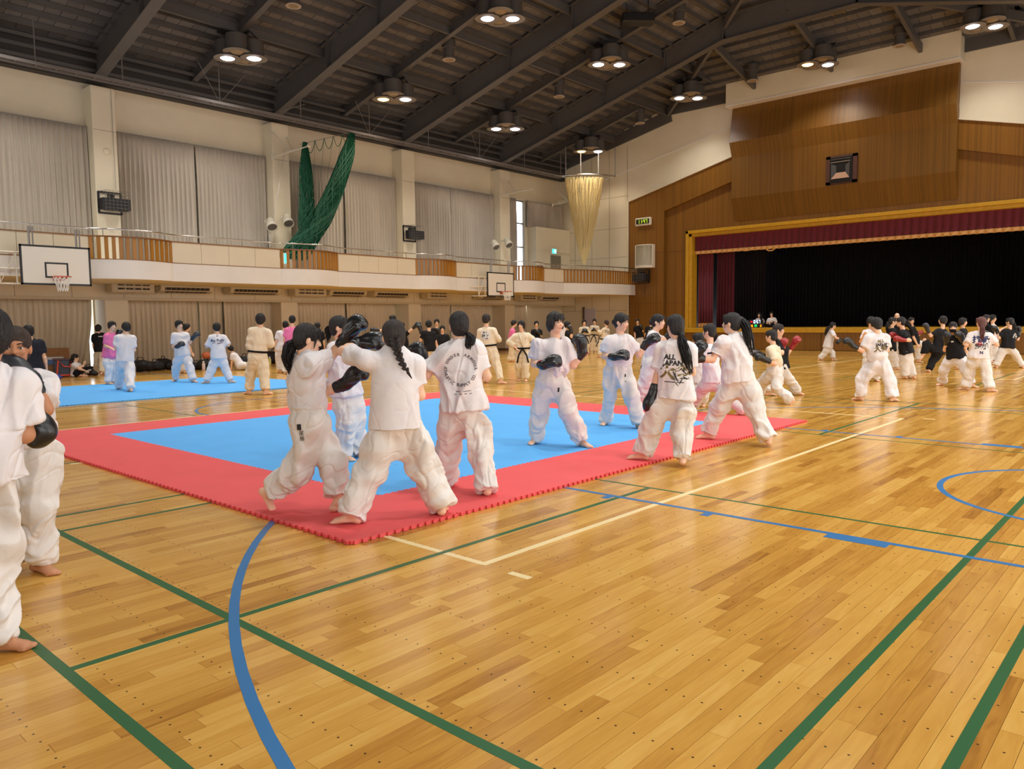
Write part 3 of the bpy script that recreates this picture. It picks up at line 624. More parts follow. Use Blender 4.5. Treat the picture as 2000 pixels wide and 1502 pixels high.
# ---- air conditioners under the gallery
M_ac = mat('ac_white', (214, 204, 182), .45); M_slot = mat('ac_slot', (52, 46, 40), .7)
def aircon(pxa, pxb, kind, label):
    X = -26.85; ya, yb = on_x(pxa, 565, X)[1], on_x(pxb, 565, X)[1]; z0, z1 = (2.60, 2.97) if kind == 'box' else (2.63, 2.95)
    e = empty('air_conditioner', (X, (ya+yb)/2, 2.6), label, 'air conditioner', 'air conditioners under the gallery')
    if kind == 'box':
        MB().box(X-.42, X+.1, ya, yb, z0, z1).build('body', M_ac, e, bevel=.03)
        for r in range(2):
            for k in range(4):
                w = (yb-ya-.3)/4; MB().box(X+.095, X+.108, ya+.15+k*w+.02, ya+.15+(k+1)*w-.02, 2.83-.13*r, 2.885-.13*r).build('louver', M_slot, e)
        g = MB()
        for k in range(9): y = ya-.05+(yb-ya+.1)*k/8; g.tube([(X-.2, y, z0-.05), (X+.2, y, z0-.05), (X+.2, y, z1), (X-.2, y, z1)], .005, 4)
        for k in range(5): z = z0-.05+(z1-z0+.05)*k/4; g.tube([(X+.2, ya-.05, z), (X+.2, yb+.05, z)], .005, 4)
        g.build('wire_guard', mat('guard', (206, 196, 176), .5), e)
    else:
        b = MB(); pr = [(X-.42, z1), (X+.1, z1), (X+.2, z1-.12), (X+.12, z0+.06), (X-.1, z0), (X-.42, z0)]
        n = len(pr); b.add([(x, ya, z) for x, z in pr]+[(x, yb, z) for x, z in pr], [tuple(range(n)), tuple(range(2*n-1, n-1, -1))]+[(i, (i+1) % n, n+(i+1) % n, n+i) for i in range(n)]); b.build('body', M_ac, e, bevel=.012)
        MB().obox((X+.158, (ya+yb)/2, z0+.135), (0, 1, 0), V(.4, 0, .9)/.985, V(.9, 0, -.4)/.985, (yb-ya)/2-.15, .05, .012).build('louver', M_slot, e)
        MB().obox((X+.01, (ya+yb)/2, z0+.032), (0, 1, 0), V(.96, 0, .27), V(-.27, 0, .96), (yb-ya)/2-.2, .05, .012).build('louver', M_slot, e)
        g = MB(); n = int((yb-ya)/.16)
        for k in range(n+1): y = ya+(yb-ya)*k/n; g.tube([(X-.3, y, z0-.03), (X+.12, y, z0+.02), (X+.24, y, z1-.12)], .005, 4)
        g.build('wire_guard', MATS.get('guard') or mat('guard', (206, 196, 176), .5), e)
for a, b, kd, lb in ((217, 300, 'box', 'boxy white air conditioner with two slot rows beyond the near backboard'), (310, 413, 'long', 'long air conditioner left of centre, just past the first boxy unit'), (446, 545, 'long', 'second long air conditioner before the second pillar'),
        (574, 636, 'box', 'boxy white air conditioner just past the second pillar'), (640, 712, 'long', 'third long air conditioner, beside the second boxy unit'), (727, 797, 'long', 'long air conditioner just before the third pillar'),
        (833, 874, 'box', 'boxy white air conditioner just past the third pillar'), (935, 984, 'long', 'long air conditioner behind the far backboard'), (1015, 1047, 'box', 'last boxy air conditioner near the stage end'), (1052, 1090, 'long', 'last long air conditioner nearest the stage')): aircon(a, b, kd, lb)

# ---- basketball backboards hung before the gallery
M_board = mat('backboard_white', (232, 224, 208), .45); M_rim = mat('rim_orange', (196, 84, 52), .45); M_net = mat('net_white', (232, 228, 220), .7); M_frame = mat('frame_white', (220, 208, 186), .45)
def backboard(X, yc, z0, label, W2=.88, Hh=1.08):
    e = empty('basketball_hoop', (X, yc, z0), label, 'basketball hoop', 'wall mounted basketball hoops')
    MB().box(X-.03, X, yc-W2, yc+W2, z0, z0+Hh).build('board', M_board, e)
    b = MB(); w = .05
    for y in (yc-W2, yc+W2-w): b.box(X-.035, X+.004, y, y+w, z0, z0+Hh)
    for z in (z0, z0+Hh-w): b.box(X-.035, X+.004, yc-W2, yc+W2, z, z+w)
    b.build('border', M_black, e)
    b = MB(); iz = z0+.2
    for y in (yc-.295, yc+.25): b.box(X, X+.004, y, y+.045, iz, iz+.42)
    for z in (iz, iz+.38): b.box(X, X+.0045, yc-.295, yc+.295, z, z+.045)
    b.build('target_square', M_black, e)
    cx = X+.16+.225; rz = z0+.22
    r = MB(); r.tube([(cx+.225*math.cos(a), yc+.225*math.sin(a), rz) for a in np.linspace(0, 2*PI, 29)], .011, 6); r.box(X, X+.17, yc-.06, yc+.06, rz-.09, rz+.01); r.tube([(X+.02, yc-.1, rz-.1), (cx-.1, yc-.2, rz)], .01, 5); r.tube([(X+.02, yc+.1, rz-.1), (cx-.1, yc+.2, rz)], .01, 5); r.build('rim', M_rim, e, smooth=True)
    n = MB(); nz = 12
    rad = lambda t: .22-.1*t**.7
    for k in range(nz):
        for s in (1, -1):
            n.tube([(cx+rad(t)*math.cos(2*PI*(k+s*t*1.5)/nz), yc+rad(t)*math.sin(2*PI*(k+s*t*1.5)/nz), rz-.4*t) for t in np.linspace(0, 1, 6)], .0075, 4, caps=False)
    n.build('net', M_net, e)
    fr = MB()
    for y in (yc-.62, yc+.55): fr.tube([(X-.06, y, z0+.1), (X-.06, y, 4.2)], .028, 6); fr.tube([(X-.06, y+.09, z0+.1), (X-.06, y+.09, 4.2)], .02, 6)
    fr.build('hanger_posts', M_grey, e)
    lt = MB(); xa, xb = XF-.02+.05, X-.06
    for y in (yc-1.35, yc-.95, yc-.55, yc+.55):
        for z in (z0+.02, z0+.42, z0+.86): lt.tube([(XF-.25, y, z), (X-.05, y, z)], .018, 5)
        lt.tube([(X-.08, y, z0), (X-.08, y, z0+.88)], .02, 5)
    for z in (z0+.02, z0+.42, z0+.86): lt.tube([(X-.08, yc-1.35, z), (X-.08, yc+.55, z)], .018, 5); lt.tube([(X-.28, yc-1.35, z), (X-.28, yc+.55, z)], .014, 5)
    lt.tube([(X-.08, yc-1.35, z0+.02), (X-.08, yc-.95, z0+.86)], .012, 5); lt.build('swing_frame', M_frame, e)
    return e
backboard(-23.62, 7.5, 2.63, 'basketball hoop with worn black square, nearest one under the gallery')
backboard(-23.62, 25.6, 2.63, 'basketball hoop farther along the gallery, beside its white swing frame')

# ---- hung-up nets
def net_bundle(name, path, rad, nst, m, label, thick=.011, seed=1, group=None):
    r = np.random.default_rng(seed); mb = MB(); path = np.array(path, float); T = np.linspace(0, 1, len(path)); tt = np.linspace(0, 1, 22)
    C = np.stack([np.interp(tt, T, path[:, i]) for i in range(3)], -1)
    for _ in range(3): C[1:-1] = (C[:-2]+C[1:-1]*2+C[2:])/4
    R = np.interp(tt, np.linspace(0, 1, len(rad)), rad)
    for k in range(nst):
        a = r.uniform(0, 2*PI); q = math.sqrt(r.uniform(.05, 1)); ph = r.uniform(0, 6); fr = r.uniform(1, 4)
        P = C.copy(); w = .25*np.sin(ph+fr*tt*6)
        P[:, 0] += .55*R*q*np.cos(a+w); P[:, 1] += R*q*np.sin(a+w); P[:, 2] += .1*R*np.cos(ph+fr*tt*9)
        mb.tube(P, thick, 3, caps=False)
    for k in range(nst):                                       # diagonal meshes
        a = r.uniform(0, 2*PI); i0 = r.integers(0, 14); P = C[i0:i0+8].copy(); rr = R[i0:i0+8]; w = np.linspace(0, 2.4*(1 if k % 2 else -1), 8)
        P[:, 0] += .55*rr*np.cos(a+w); P[:, 1] += rr*np.sin(a+w); mb.tube(P, thick*.8, 3, caps=False)
    o = mb.build(name, m); return o
M_gnet = mat('net_green', (12, 84, 56), .7); M_bnet = mat('net_beige', (216, 196, 140), .75)
gx = -26.4
gp = lambda px, py: on_x(px, py, gx)
gn = empty('divider_net', tuple(gp(640, 270)), 'dark green divider net gathered up in two swags before the gallery', 'net')
adopt(net_bundle('gathered_net', [gp(596, 278), gp(597, 330), gp(600, 400), gp(598, 440), gp(601, 482)], [.1, .28, .34, .36, .2], 85, M_gnet, '', seed=3), gn)
adopt(net_bundle('gathered_net', [gp(688, 258), gp(680, 300), gp(655, 370), gp(628, 430), gp(590, 478), gp(572, 505)], [.12, .34, .42, .5, .62, .7], 150, M_gnet, '', seed=4), gn)
s_ = MB()
for k in range(5):
    a, b = np.array(gp(597+18*k, 278-4*k)), np.array(gp(615+18*k, 274-4*k)); s_.tube([a*(1-t)+b*t-V(0, 0, .45*4*t*(1-t)) for t in np.linspace(0, 1, 9)], .014, 4)
    s_.tube([b, np.array(gp(612+10*k, 380+8*k))], .006, 4)
s_.build('head_rope', M_gnet, gn)
MB().tube([gp(585, 282), gp(690, 258)], .012, 5).build('wire', M_grey, gn)
# beige net on a curved rail
by = 34.0; bc = on_y(1141, 348, by); bt = on_y(1141, 517, by)
bn = empty('ball_net', tuple(bt), 'cream net gathered into a tall funnel hung from a curved rail beside the stage', 'net')
hw = 1.02/1.32
mb = MB(); r = np.random.default_rng(5)
for k in range(150):
    a = 2*PI*k/150+r.normal(0, .01); rr = 1 if k % 5 else r.uniform(.3, 1); ph = r.uniform(0, 6); P = []
    for t in np.linspace(0, 1, 14):
        f = (1-t**1.55)*.96+.04; f *= 1-.1*math.sin(PI*t)*(r.uniform(.5, 1.3))
        ee = V(.72, .69, 0); ff = V(-.69, .72, 0)
        P.append(bc+(ee*math.cos(a)*hw*1.32+ff*math.sin(a)*hw*.6)*f*rr+V(0, 0, (bt[2]-bc[2])*t)+ee*.015*math.sin(ph+t*14)+(bt-bc)*V(1, 1, 0)*t)
    mb.tube(P, .014, 4, caps=False)
for j in range(20):
    t = (j+.5)/21; f = (1-t**1.55)*.96+.04; f *= 1-.1*math.sin(PI*t); ee = V(.72, .69, 0); ff = V(-.69, .72, 0)
    mb.tube([bc+(ee*math.cos(a)*hw*1.32+ff*math.sin(a)*hw*.6)*f*(1+.03*math.sin(a*23+j*2.4))+V(0, 0, (bt[2]-bc[2])*t)+(bt-bc)*V(1, 1, 0)*t for a in np.linspace(0, 2*PI, 40)], .006, 3, caps=False)
mb.build('gathered_net', M_bnet, bn)
rl = MB(); ee = V(.72, .69, 0); ff = V(-.69, .72, 0)
arcp = [bc+ee*u*hw*1.6-ff*hw*.8*(1-(u*.7)**2)+V(0, 0, .08) for u in np.linspace(-1, 1.35, 16)]
rl.tube(arcp, .045, 8); rl.build('curved_rail', M_chrome, bn, smooth=True)
for u in (1, 5, 10, 15): MB().tube([arcp[u], arcp[u]+V(0, 0, 1.5)], .028, 6).build('hanger', M_grey, bn)

# ---- ceiling lamps: four cans each, two of them lit
M_can = mat('lamp_can', (78, 73, 70), .45); M_ring = mat('lamp_ring', (128, 118, 108), .4); M_lens = mat('lamp_off', (150, 128, 96), .3)
M_on = mat('lamp_lit', (255, 255, 255), .5, emit=(250, 246, 255), estr=14.); M_onw = mat('lamp_lit_warm', (255, 220, 170), .5, emit=(255, 190, 110), estr=9.)
PROTO = {}
def ceiling_lamp(x, y, z, warm, label):
    e = empty('ceiling_lamp', (x, y, z), label, 'ceiling lamp', 'clusters of four round ceiling lamps')
    dv = [(V(.707, .707, 0), 1), (V(-.707, -.707, 0), 2 if warm else 1), (V(-.707, .707, 0), 0), (V(.707, -.707, 0), 0)]
    for i, (d, lit) in enumerate(dv):
        c = d*.44; zo = .0 if i < 2 else .06
        if ('can', i) not in PROTO:
            a = MB().lathe((0, 0, 0), [(.2, .02), (.44, 0), (.44, .03), (.34, .05), (.34, .55), (.12, .62), (0, .62)], 24).build('lamp_can', M_can, None, smooth=False)
            PROTO[('can', i)] = a.data; bpy.data.objects.remove(a)
        o = bpy.data.objects.new('lamp_can', PROTO[('can', i)]); COL.objects.link(o); o.parent = e; o.location = (c[0], c[1], zo)
        kk = ('ring', 0)
        if kk not in PROTO:
            a = MB().lathe((0, 0, 0), [(.24, -.004), (.44, -.004), (.445, .01), (.24, .02)], 28).build('flange', M_ring); PROTO[kk] = a.data; bpy.data.objects.remove(a)
        o2 = bpy.data.objects.new('flange', PROTO[kk]); COL.objects.link(o2); o2.parent = o
        kk = ('bulb', lit)
        if kk not in PROTO:
            a = MB().lathe((0, 0, 0), [(0, -.05), (.12, -.04), (.2, -.012), (.23, .01)], 24).build('bulb', [M_lens, M_on, M_onw][lit], smooth=True); PROTO[kk] = a.data; bpy.data.objects.remove(a)
        o3 = bpy.data.objects.new('bulb', PROTO[kk]); COL.objects.link(o3); o3.parent = o
    g = MB(); g.bar((x-.75, y-.1, z+.68), (x+.75, y-.1, z+.68), .06, .08); g.bar((x-.1, y-.75, z+.72), (x-.1, y+.75, z+.72), .06, .08)
    for u in (-.5, .5): g.tube([(x+u, y+u, z+.5), (x+u*.4, y+u*.4, z+.95)], .02, 5)
    g.build('bracket', M_black, e)
where = {(-24.5, 13.76): 'over the first gallery curtains, both bulbs cold white', (-24.5, 20.38): 'before the green net, one bulb orange', (-24.5, 27.0): 'on the eaves side, third from the near end', (-24.5, 33.6): 'right above the cream net funnel, one bulb orange',
  (-18.7, 20.38): 'highest one at the top edge, near the middle rafter', (-18.7, 27.0): 'under the sloping rafters, between two downlights', (-18.7, 33.6): 'in the corner before the stage wall', (-12.6, 33.6): 'over the brown fascia, one bulb orange', (-6.5, 33.6): 'at the top right, beyond the brown fascia'}
for (x, y), lb in where.items(): ceiling_lamp(x, y, LAMP_Z[x], (x, y) in WARM, 'cluster of four round lamps, '+lb)
def downlight(x, y, z, label):
    e = empty('downlight', (x, y, z), label, 'downlight', 'single round downlights')
    MB().lathe((x, y, z), [(.2, .0), (.24, 0), (.24, .08), (.2, .1), (.2, .42), (.26, .44), (.26, .7), (0, .7)], 20).build('can', M_can, e)
    MB().lathe((x, y, z), [(.16, -.006), (.25, -.006), (.25, .012), (.16, .02)], 20).build('rim', mat('rim_pale', (176, 160, 146), .4), e)
    MB().lathe((x, y, z), [(0, .02), (.12, .015), (.17, .0)], 18).build('lens', M_lens, e, smooth=True)
for (px, py, y), lb in {(573, 12, 14.3): 'by the second rafter at the top edge', (877, 117, 20.9): 'between the cluster lamps of the middle bay', (1092, 189, 27.5): 'above the second backboard bay', (1250, 241, 34.0): 'near the sloping edge of the white wall', (1326, 45, 27.5): 'next to the black box under the roof', (1470, 158, 34.0): 'over the corner of the brown fascia', (1757, 90, 34.0): 'over the middle of the brown fascia'}.items():
    p = on_y(px, py, y); downlight(p[0], p[1], p[2], 'small dark downlight with pale rim '+lb)

# ---- black projector box, cable ladder and wires under the roof
p = on_y(1245, 38, 26.0); bx = empty('roof_speaker', tuple(p), 'black box hung under the roof beside a downlight', 'speaker')
MB().obox(p, (.707, .707, 0), (-.707, .707, 0), (0, 0, 1), .62, .3, .17).build('box', M_black, bx, bevel=.03)
for sg in (-1, 1): MB().tube([p+V(.3*sg, .3*sg, .1), p+V(.3*sg, .3*sg, .8)], .015, 5).build('hanger', M_black, bx)
la, lb_ = on_y(1590, -40, 29.6), on_y(1690, 95, 35.6); ld = empty('cable_ladder', tuple(lb_), 'cable ladder slanting under the roof toward the brown fascia', 'ladder')
dv = (lb_-la); sd = np.cross(dv, V(0, 0, 1)); sd /= np.linalg.norm(sd); L = MB()
for s in (-.22, .22): L.bar(la+sd*s, lb_+sd*s, .04, .09)
L.build('side_rail', mat('ladder', (130, 108, 70), .5), ld)
for k in range(26): a = la+dv*(k+.5)/26; MB().bar(a-sd*.22, a+sd*.22, .03, .03).build('rung', MATS['ladder'], ld)
MB().bar(lb_, lb_-V(0, 0, .55), .2, .12).build('foot', M_black, ld)
for i, (a, b, lbl) in enumerate((((-26.0, 17.2, 9.9), (-26.15, 16.2, 9.45), 'short steel wire falling from the second rafter to the track'), ((-27.3, 30.3, 8.2), (-26.95, 29.9, 5.75), 'thin rope slanting down the fourth pillar to its spotlight'), ((-27.3, 17.05, 8.2), (-26.95, 16.3, 5.75), 'thin rope slanting down the second pillar to its spotlight'), ((-27.55, 10.7, 9.4), (-27.55, 10.7, 6.1), 'thin wire running down the first pillar to the loudspeaker'))):
    tag(MB().tube([a, b], .008, 4).build('wire', M_grey), lbl, 'wire')

# ---- stage dressing
M_red = mat('stage_red', (104, 18, 40), .8, var=.06, scale=3, stretch=(1, 1, .2), coord='Position', sheen=.3); M_fringe = mat('fringe_gold', (212, 158, 92), .6, var=.15, scale=30, coord='Position')
def pleats(x0, x1, y, z0, z1, pitch, amp, m, name, parent=None, seed=0, scallop=0.):
    r = np.random.default_rng(seed); n = int((x1-x0)/pitch*8); xs = np.linspace(x0, x1, n); ph = np.cumsum(r.uniform(.7, 1.3, n))*2*PI/8; P = []
    for z in np.linspace(z1, z0, 6):
        f = (z1-z)/(z1-z0); P.append(np.stack([xs+.01*np.cos(ph), y+amp*np.sin(ph)*(.4+.6*f), z-f*scallop*np.abs(np.sin(ph/2))], -1))
    mb = MB(); mb.grid(P); o = mb.build(name, m, parent, smooth=True); s = o.modifiers.new('thickness', 'SOLIDIFY'); s.thickness = .01; return o
va = empty('stage_valance', (XC, 36.5, 5), 'dark red pleated valance with gold fringe across the stage opening', 'valance')
pleats(GL+.3, GR-.3, 36.45, 5.05, 5.95, .3, .05, M_red, 'pleated_cloth', va, 1); pleats(GL+.3, GR-.3, 36.43, 4.9, 5.06, .3, .05, M_fringe, 'fringe', va, 1, .02)
for px in (1458, 1505):
    p = on_y(px, 487, 36.4); MB().tube([p+V(-.22, 0, .02), p+V(-.1, 0, -.06), p+V(.1, 0, -.06), p+V(.22, 0, .02)], .03, 6).build('tassel_loop', M_fringe, va)
for sx, lb in ((0, 'dark red stage curtain drawn aside at the wall clock side'), (1, 'dark red stage curtain drawn aside at the far side of the stage')):
    f = (lambda x: x) if sx == 0 else (lambda x: GR-(x-GL))
    c = empty('stage_curtain', (f(-19.4), 36.8, 1.08), lb, 'curtain', 'red stage curtains'); a, b = sorted((f(GL+.3), f(-18.95 if sx == 0 else -19.5)))
    pleats(a, b, 36.85, 1.3, 5.5, .16, .06, M_red, 'pleated_cloth', c, 3+sx); pleats(a, b, 36.83, 1.1, 1.32, .16, .06, M_fringe, 'fringe', c, 3+sx)
    if sx: continue
    c2 = empty('stage_curtain', (f(-18.7), 38.4, 1.08), lb.replace('drawn aside', 'leg standing behind the first'), 'curtain', 'red stage curtains'); a, b = sorted((f(-19.6), f(-18.55))); pleats(a, b, 38.4, 1.1, 6.5, .16, .06, M_red, 'pleated_cloth', c2, 5+sx)
    pleats(min(f(-20), f(-17.6)), max(f(-20), f(-17.6)), 40.2, 1.1, 6.5, .16, .05, mat('leg_black', (22, 12, 16), .9), 'black_leg', c2, 7+sx)
tag(pleats(-22, -3, 43.6, 1.1, 7.5, .2, .06, mat('backdrop_black', (14, 9, 11), .95), 'backdrop_curtain', None, 9), 'black pleated curtain closing the back of the stage', 'curtain')
# clock
p = on_y(1258, 433, 35.95); ck = empty('wall_clock', tuple(p), 'white digital wall clock with green digits on the wood panelling', 'clock')
MB().box(p[0]-.5, p[0]+.47, 35.82, 36.0, p[2]-.21, p[2]+.21).build('case', mat('clock_white', (226, 218, 200), .4), ck, bevel=.04)
MB().box(p[0]-.42, p[0]+.39, 35.81, 35.83, p[2]-.13, p[2]+.13).build('display', mat('clock_face', (34, 36, 30), .3), ck)
def flat_text(s, c, ax, ay, size, m, name, parent, bold=0., spacing=1.):
    vs, fs = text_mesh(s, size, bold, spacing); c = np.array(c, float); ax = np.array(ax, float); ay = np.array(ay, float)
    return MB().add([c+ax*v[0]+ay*v[1] for v in vs], fs).build(name, m, parent)
def led(s, c, ax, ay, h, m, name, parent):
    """seven-segment figures"""
    SEG = {'0': 'abcdef', '1': 'bc', '2': 'abged', '3': 'abgcd', '4': 'fgbc', '5': 'afgcd', '6': 'afgedc', '7': 'abc', '8': 'abcdefg', '9': 'abfgcd', ' ': ''}
    w = h*.5; t = h*.13; mb = MB(); c = np.array(c, float); ax = np.array(ax, float); ay = np.array(ay, float); n = np.cross(ax, ay); x = 0
    R = {'a': (0, w, h-t, h), 'g': (0, w, (h-t)/2, (h+t)/2), 'd': (0, w, 0, t), 'f': (0, t, h/2, h), 'e': (0, t, 0, h/2), 'b': (w-t, w, h/2, h), 'c': (w-t, w, 0, h/2)}
    tot = sum(.3*h if ch == ':' else w+.22*h for ch in s)-.22*h; x = -tot/2
    for ch in s:
        if ch == ':':
            for z in (.28, .62): mb.obox(c+ax*(x+.04*h)+ay*(z*h-h/2+t/2), ax, ay, n, t*.5, t*.5, .004)
            x += .3*h; continue
        for k in SEG[ch]: a, b, d, e = R[k]; mb.obox(c+ax*(x+(a+b)/2)+ay*((d+e)/2-h/2), ax, ay, n, (b-a)/2, (e-d)/2, .004)
        x += w+.22*h
    return mb.build(name, m, parent)
AX, AY = (1, 0, 0), (0, 0, 1)
led('11:47', (p[0]-.01, 35.805, p[2]), AX, AY, .2, mat('clock_digit', (190, 220, 60), .5, emit=(200, 225, 60), estr=.9), 'digits', ck)
# ribbed cabinet below it
p = on_y(1260, 501, 35.9); hb = empty('ribbed_cabinet', tuple(p), 'white framed cabinet with curved ribbed glass front under the digital clock', 'cabinet')
wv, hv = .52, .62; P = []
for z in (-hv+.13, hv-.05): P.append([(p[0]+u*wv*.93, 35.86-.32*(1-(u*.9)**2)-.012*math.sin(u*38), p[2]+z) for u in np.linspace(-1, 1, 90)])
MB().grid(P).build('ribbed_front', mat('ribbed', (168, 160, 138), .25, var=.2, scale=9, stretch=(1, 1, .05), coord='Position', metal=.3), hb, smooth=True)
for nm, z0, z1, b in (('top_band', hv-.05, hv, .03), ('bottom_band', -hv, -hv+.13, .03)):
    c = MB(); pts = [(p[0]+u*wv, 35.84-.34*(1-(u*.9)**2)) for u in np.linspace(-1, 1, 16)]+[(p[0]+wv, 36), (p[0]-wv, 36)]; n = len(pts)
    c.add([(x, y, p[2]+z0) for x, y in pts]+[(x, y, p[2]+z1) for x, y in pts], [tuple(range(n)), tuple(range(2*n-1, n-1, -1))]+[(i, (i+1) % n, n+(i+1) % n, n+i) for i in range(n)]); c.build(nm, MATS['clock_white'], hb)
for s in (-1, 1): MB().box(p[0]+s*wv-.03, p[0]+s*wv+.03, 35.76, 36, p[2]-hv, p[2]+hv).build('side_frame', MATS['clock_white'], hb)
# horn loudspeaker recess in the fascia
p = on_y(1644, 331, 35.7); sp = empty('fascia_speaker', tuple(p), 'square black horn loudspeaker set into the brown fascia', 'loudspeaker'); w, h = .66, .62
f = MB()
for s in (-1, 1): f.box(p[0]+s*(w-.09)-.1, p[0]+s*(w-.09)+.1, 35.64, 35.74, p[2]-h, p[2]+h); f.box(p[0]-w-.01, p[0]+w+.01, 35.64, 35.74, p[2]+s*(h-.06)-.06, p[2]+s*(h-.06)+.06)
f.build('surround', mat('spk_brown', (84, 54, 46), .5), sp)
MB().box(p[0]-w+.18, p[0]+w-.18, 35.58, 35.735, p[2]-h+.06, p[2]+h-.08).build('cabinet', mat('spk_black', (12, 11, 12), .5), sp, bevel=.015)
hn = MB(); o4 = [(-.42, -.4), (.38, -.4), (.38, .28), (-.42, .28)]; i4 = [(-.2, -.14), (.2, -.14), (.2, .16), (-.2, .16)]
for (k0, k1) in ((0, 1), (1, 2), (3, 0)): hn.add([(p[0]+o4[k0][0], 35.56, p[2]+o4[k0][1]), (p[0]+o4[k1][0], 35.56, p[2]+o4[k1][1]), (p[0]+i4[k1][0], 35.575, p[2]+i4[k1][1]), (p[0]+i4[k0][0], 35.575, p[2]+i4[k0][1])], [(0, 1, 2, 3)], 0 if k0 else 1)
hn.build('horn', [mat('horn_grey', (74, 74, 78), .5), mat('horn_lip', (196, 160, 140), .5)], sp)
b = MB(); b.box(p[0]-.44, p[0]+.4, 35.55, 35.6, p[2]+.31, p[2]+.34); b.box(p[0]-.44, p[0]+.4, 35.55, 35.6, p[2]+.44, p[2]+.45); b.build('slot_trim', mat('horn_line', (140, 130, 120), .5), sp)
# exit signs
p = on_x(1081, 491, -27.66); ex = empty('exit_sign', tuple(p), 'lit green exit sign over the gallery door', 'exit sign'); MB().box(-27.7, -27.6, p[1]-.22, p[1]+.22, p[2]-.16, p[2]+.16).build('case', M_white, ex); MB().box(-27.61, -27.595, p[1]-.19, p[1]+.19, p[2]-.13, p[2]+.13).build('lit_panel', mat('exit_lit', (90, 220, 210), .4, emit=(80, 225, 215), estr=1.3), ex)
rn = MB(); rn.box(-27.595, -27.59, p[1]-.03, p[1]+.03, p[2]-.06, p[2]+.04); rn.lathe((-27.592, p[1]+.03, p[2]+.07), [(0, 0), (.025, 0)], 8, axis=(1, 0, 0)); rn.box(-27.595, -27.59, p[1]+.08, p[1]+.15, p[2]-.1, p[2]+.1); rn.build('running_figure', mat('exit_white', (240, 255, 250), .4, emit=(235, 255, 250), estr=1.3), ex)
p = on_x(559, 505, -25.0); ex = empty('exit_sign', tuple(p), 'small lit exit lamp glimpsed between the slats near the green net', 'exit sign'); MB().box(-25.08, -24.98, p[1]-.11, p[1]+.11, p[2]-.2, p[2]+.2).build('case', M_white, ex); MB().box(-24.99, -24.97, p[1]-.09, p[1]+.09, p[2]-.17, p[2]+.17).build('lit_panel', MATS['exit_lit'], ex)
for px, lb in ((1055, 'first'), (1060, 'second'), (1063, 'third')):
    p = on_x(px, 520, -24.1); tag(MB().lathe((-24.25, p[1], 4.13), [(.0, 0), (.05, 0), (.06, .06), (.04, .1), (.0, .11)], 10).build('cup', mat('cup_brown', (70, 46, 34), .5)), f'small brown cup on the cap rail by the partition, {lb} of three', 'cup', 'cups on the cap rail')

# ---- jigsaw mats
def tile_mesh(name, lx, ly, h, m, nx=12, ny=14):
    """one jigsaw tile: teeth out on the +x/+y sides are matched by sockets on the -x/-y sides"""
    d = .017; p = []
    def side(L, n):
        o = []; s = L/n
        for k in range(n):
            a = k*s; o += [(a+s*.05, 0), (a+s*.30, 0), (a+s*.24, 1), (a+s*.76, 1), (a+s*.70, 0)]
        return o
    for u, v in side(lx, nx): p.append((u, -v*d))
    for u, v in side(ly, ny): p.append((lx+(v*d), u))
    for u, v in reversed(side(lx, nx)): p.append((u, ly-v*d+.0015))
    for u, v in reversed(side(ly, ny)): p.append((v*d-.0015, u))
    q = []
    for a in p:
        if not q or abs(a[0]-q[-1][0])+abs(a[1]-q[-1][1]) > 1e-4: q.append(a)
    bm = bmesh.new(); vs = [bm.verts.new((x, y, 0)) for x, y in q]; f = bm.faces.new(vs)
    r = bmesh.ops.extrude_face_region(bm, geom=[f]); bmesh.ops.translate(bm, vec=(0, 0, h), verts=[g for g in r['geom'] if isinstance(g, bmesh.types.BMVert)])
    bmesh.ops.recalc_face_normals(bm, faces=bm.faces); me = bpy.data.meshes.new(name); bm.to_mesh(me); bm.free(); me.materials.append(m); return me
def mat_foam(name, rgb):
    return mat(name, rgb, .6, spec=.35, var=.035, scale=2.5, bump=.12, bscale=220, coord='Position')
M_mred = mat_foam('foam_red', (230, 88, 90)); M_mblue = mat_foam('foam_blue', (88, 176, 244))
def training_mat(x0, y0, lx, ly, nx, ny, h, red, label):
    e = empty('training_mat', (x0, y0, 0), label, 'mat', 'jigsaw training mats'); TR, TB = tile_mesh('mat_tile', lx, ly, h, M_mred), tile_mesh('mat_tile', lx, ly, h, M_mblue)
    for i in range(nx):
        for j in range(ny):
            edge = red and (i in (0, nx-1) or j in (0, ny-1))
            o = bpy.data.objects.new('mat_tile', TR if edge else TB); COL.objects.link(o); o.parent = e; o.location = (i*lx, j*ly, .0015)
training_mat(-11.96, 3.03, .97, 1.004, 8, 8, .024, True, 'large blue training mat with a red border of jigsaw tiles')
training_mat(-20.75, 2.05, .99, 1.0, 5, 9, .02, False, 'all blue training mat near the bags and boxes')
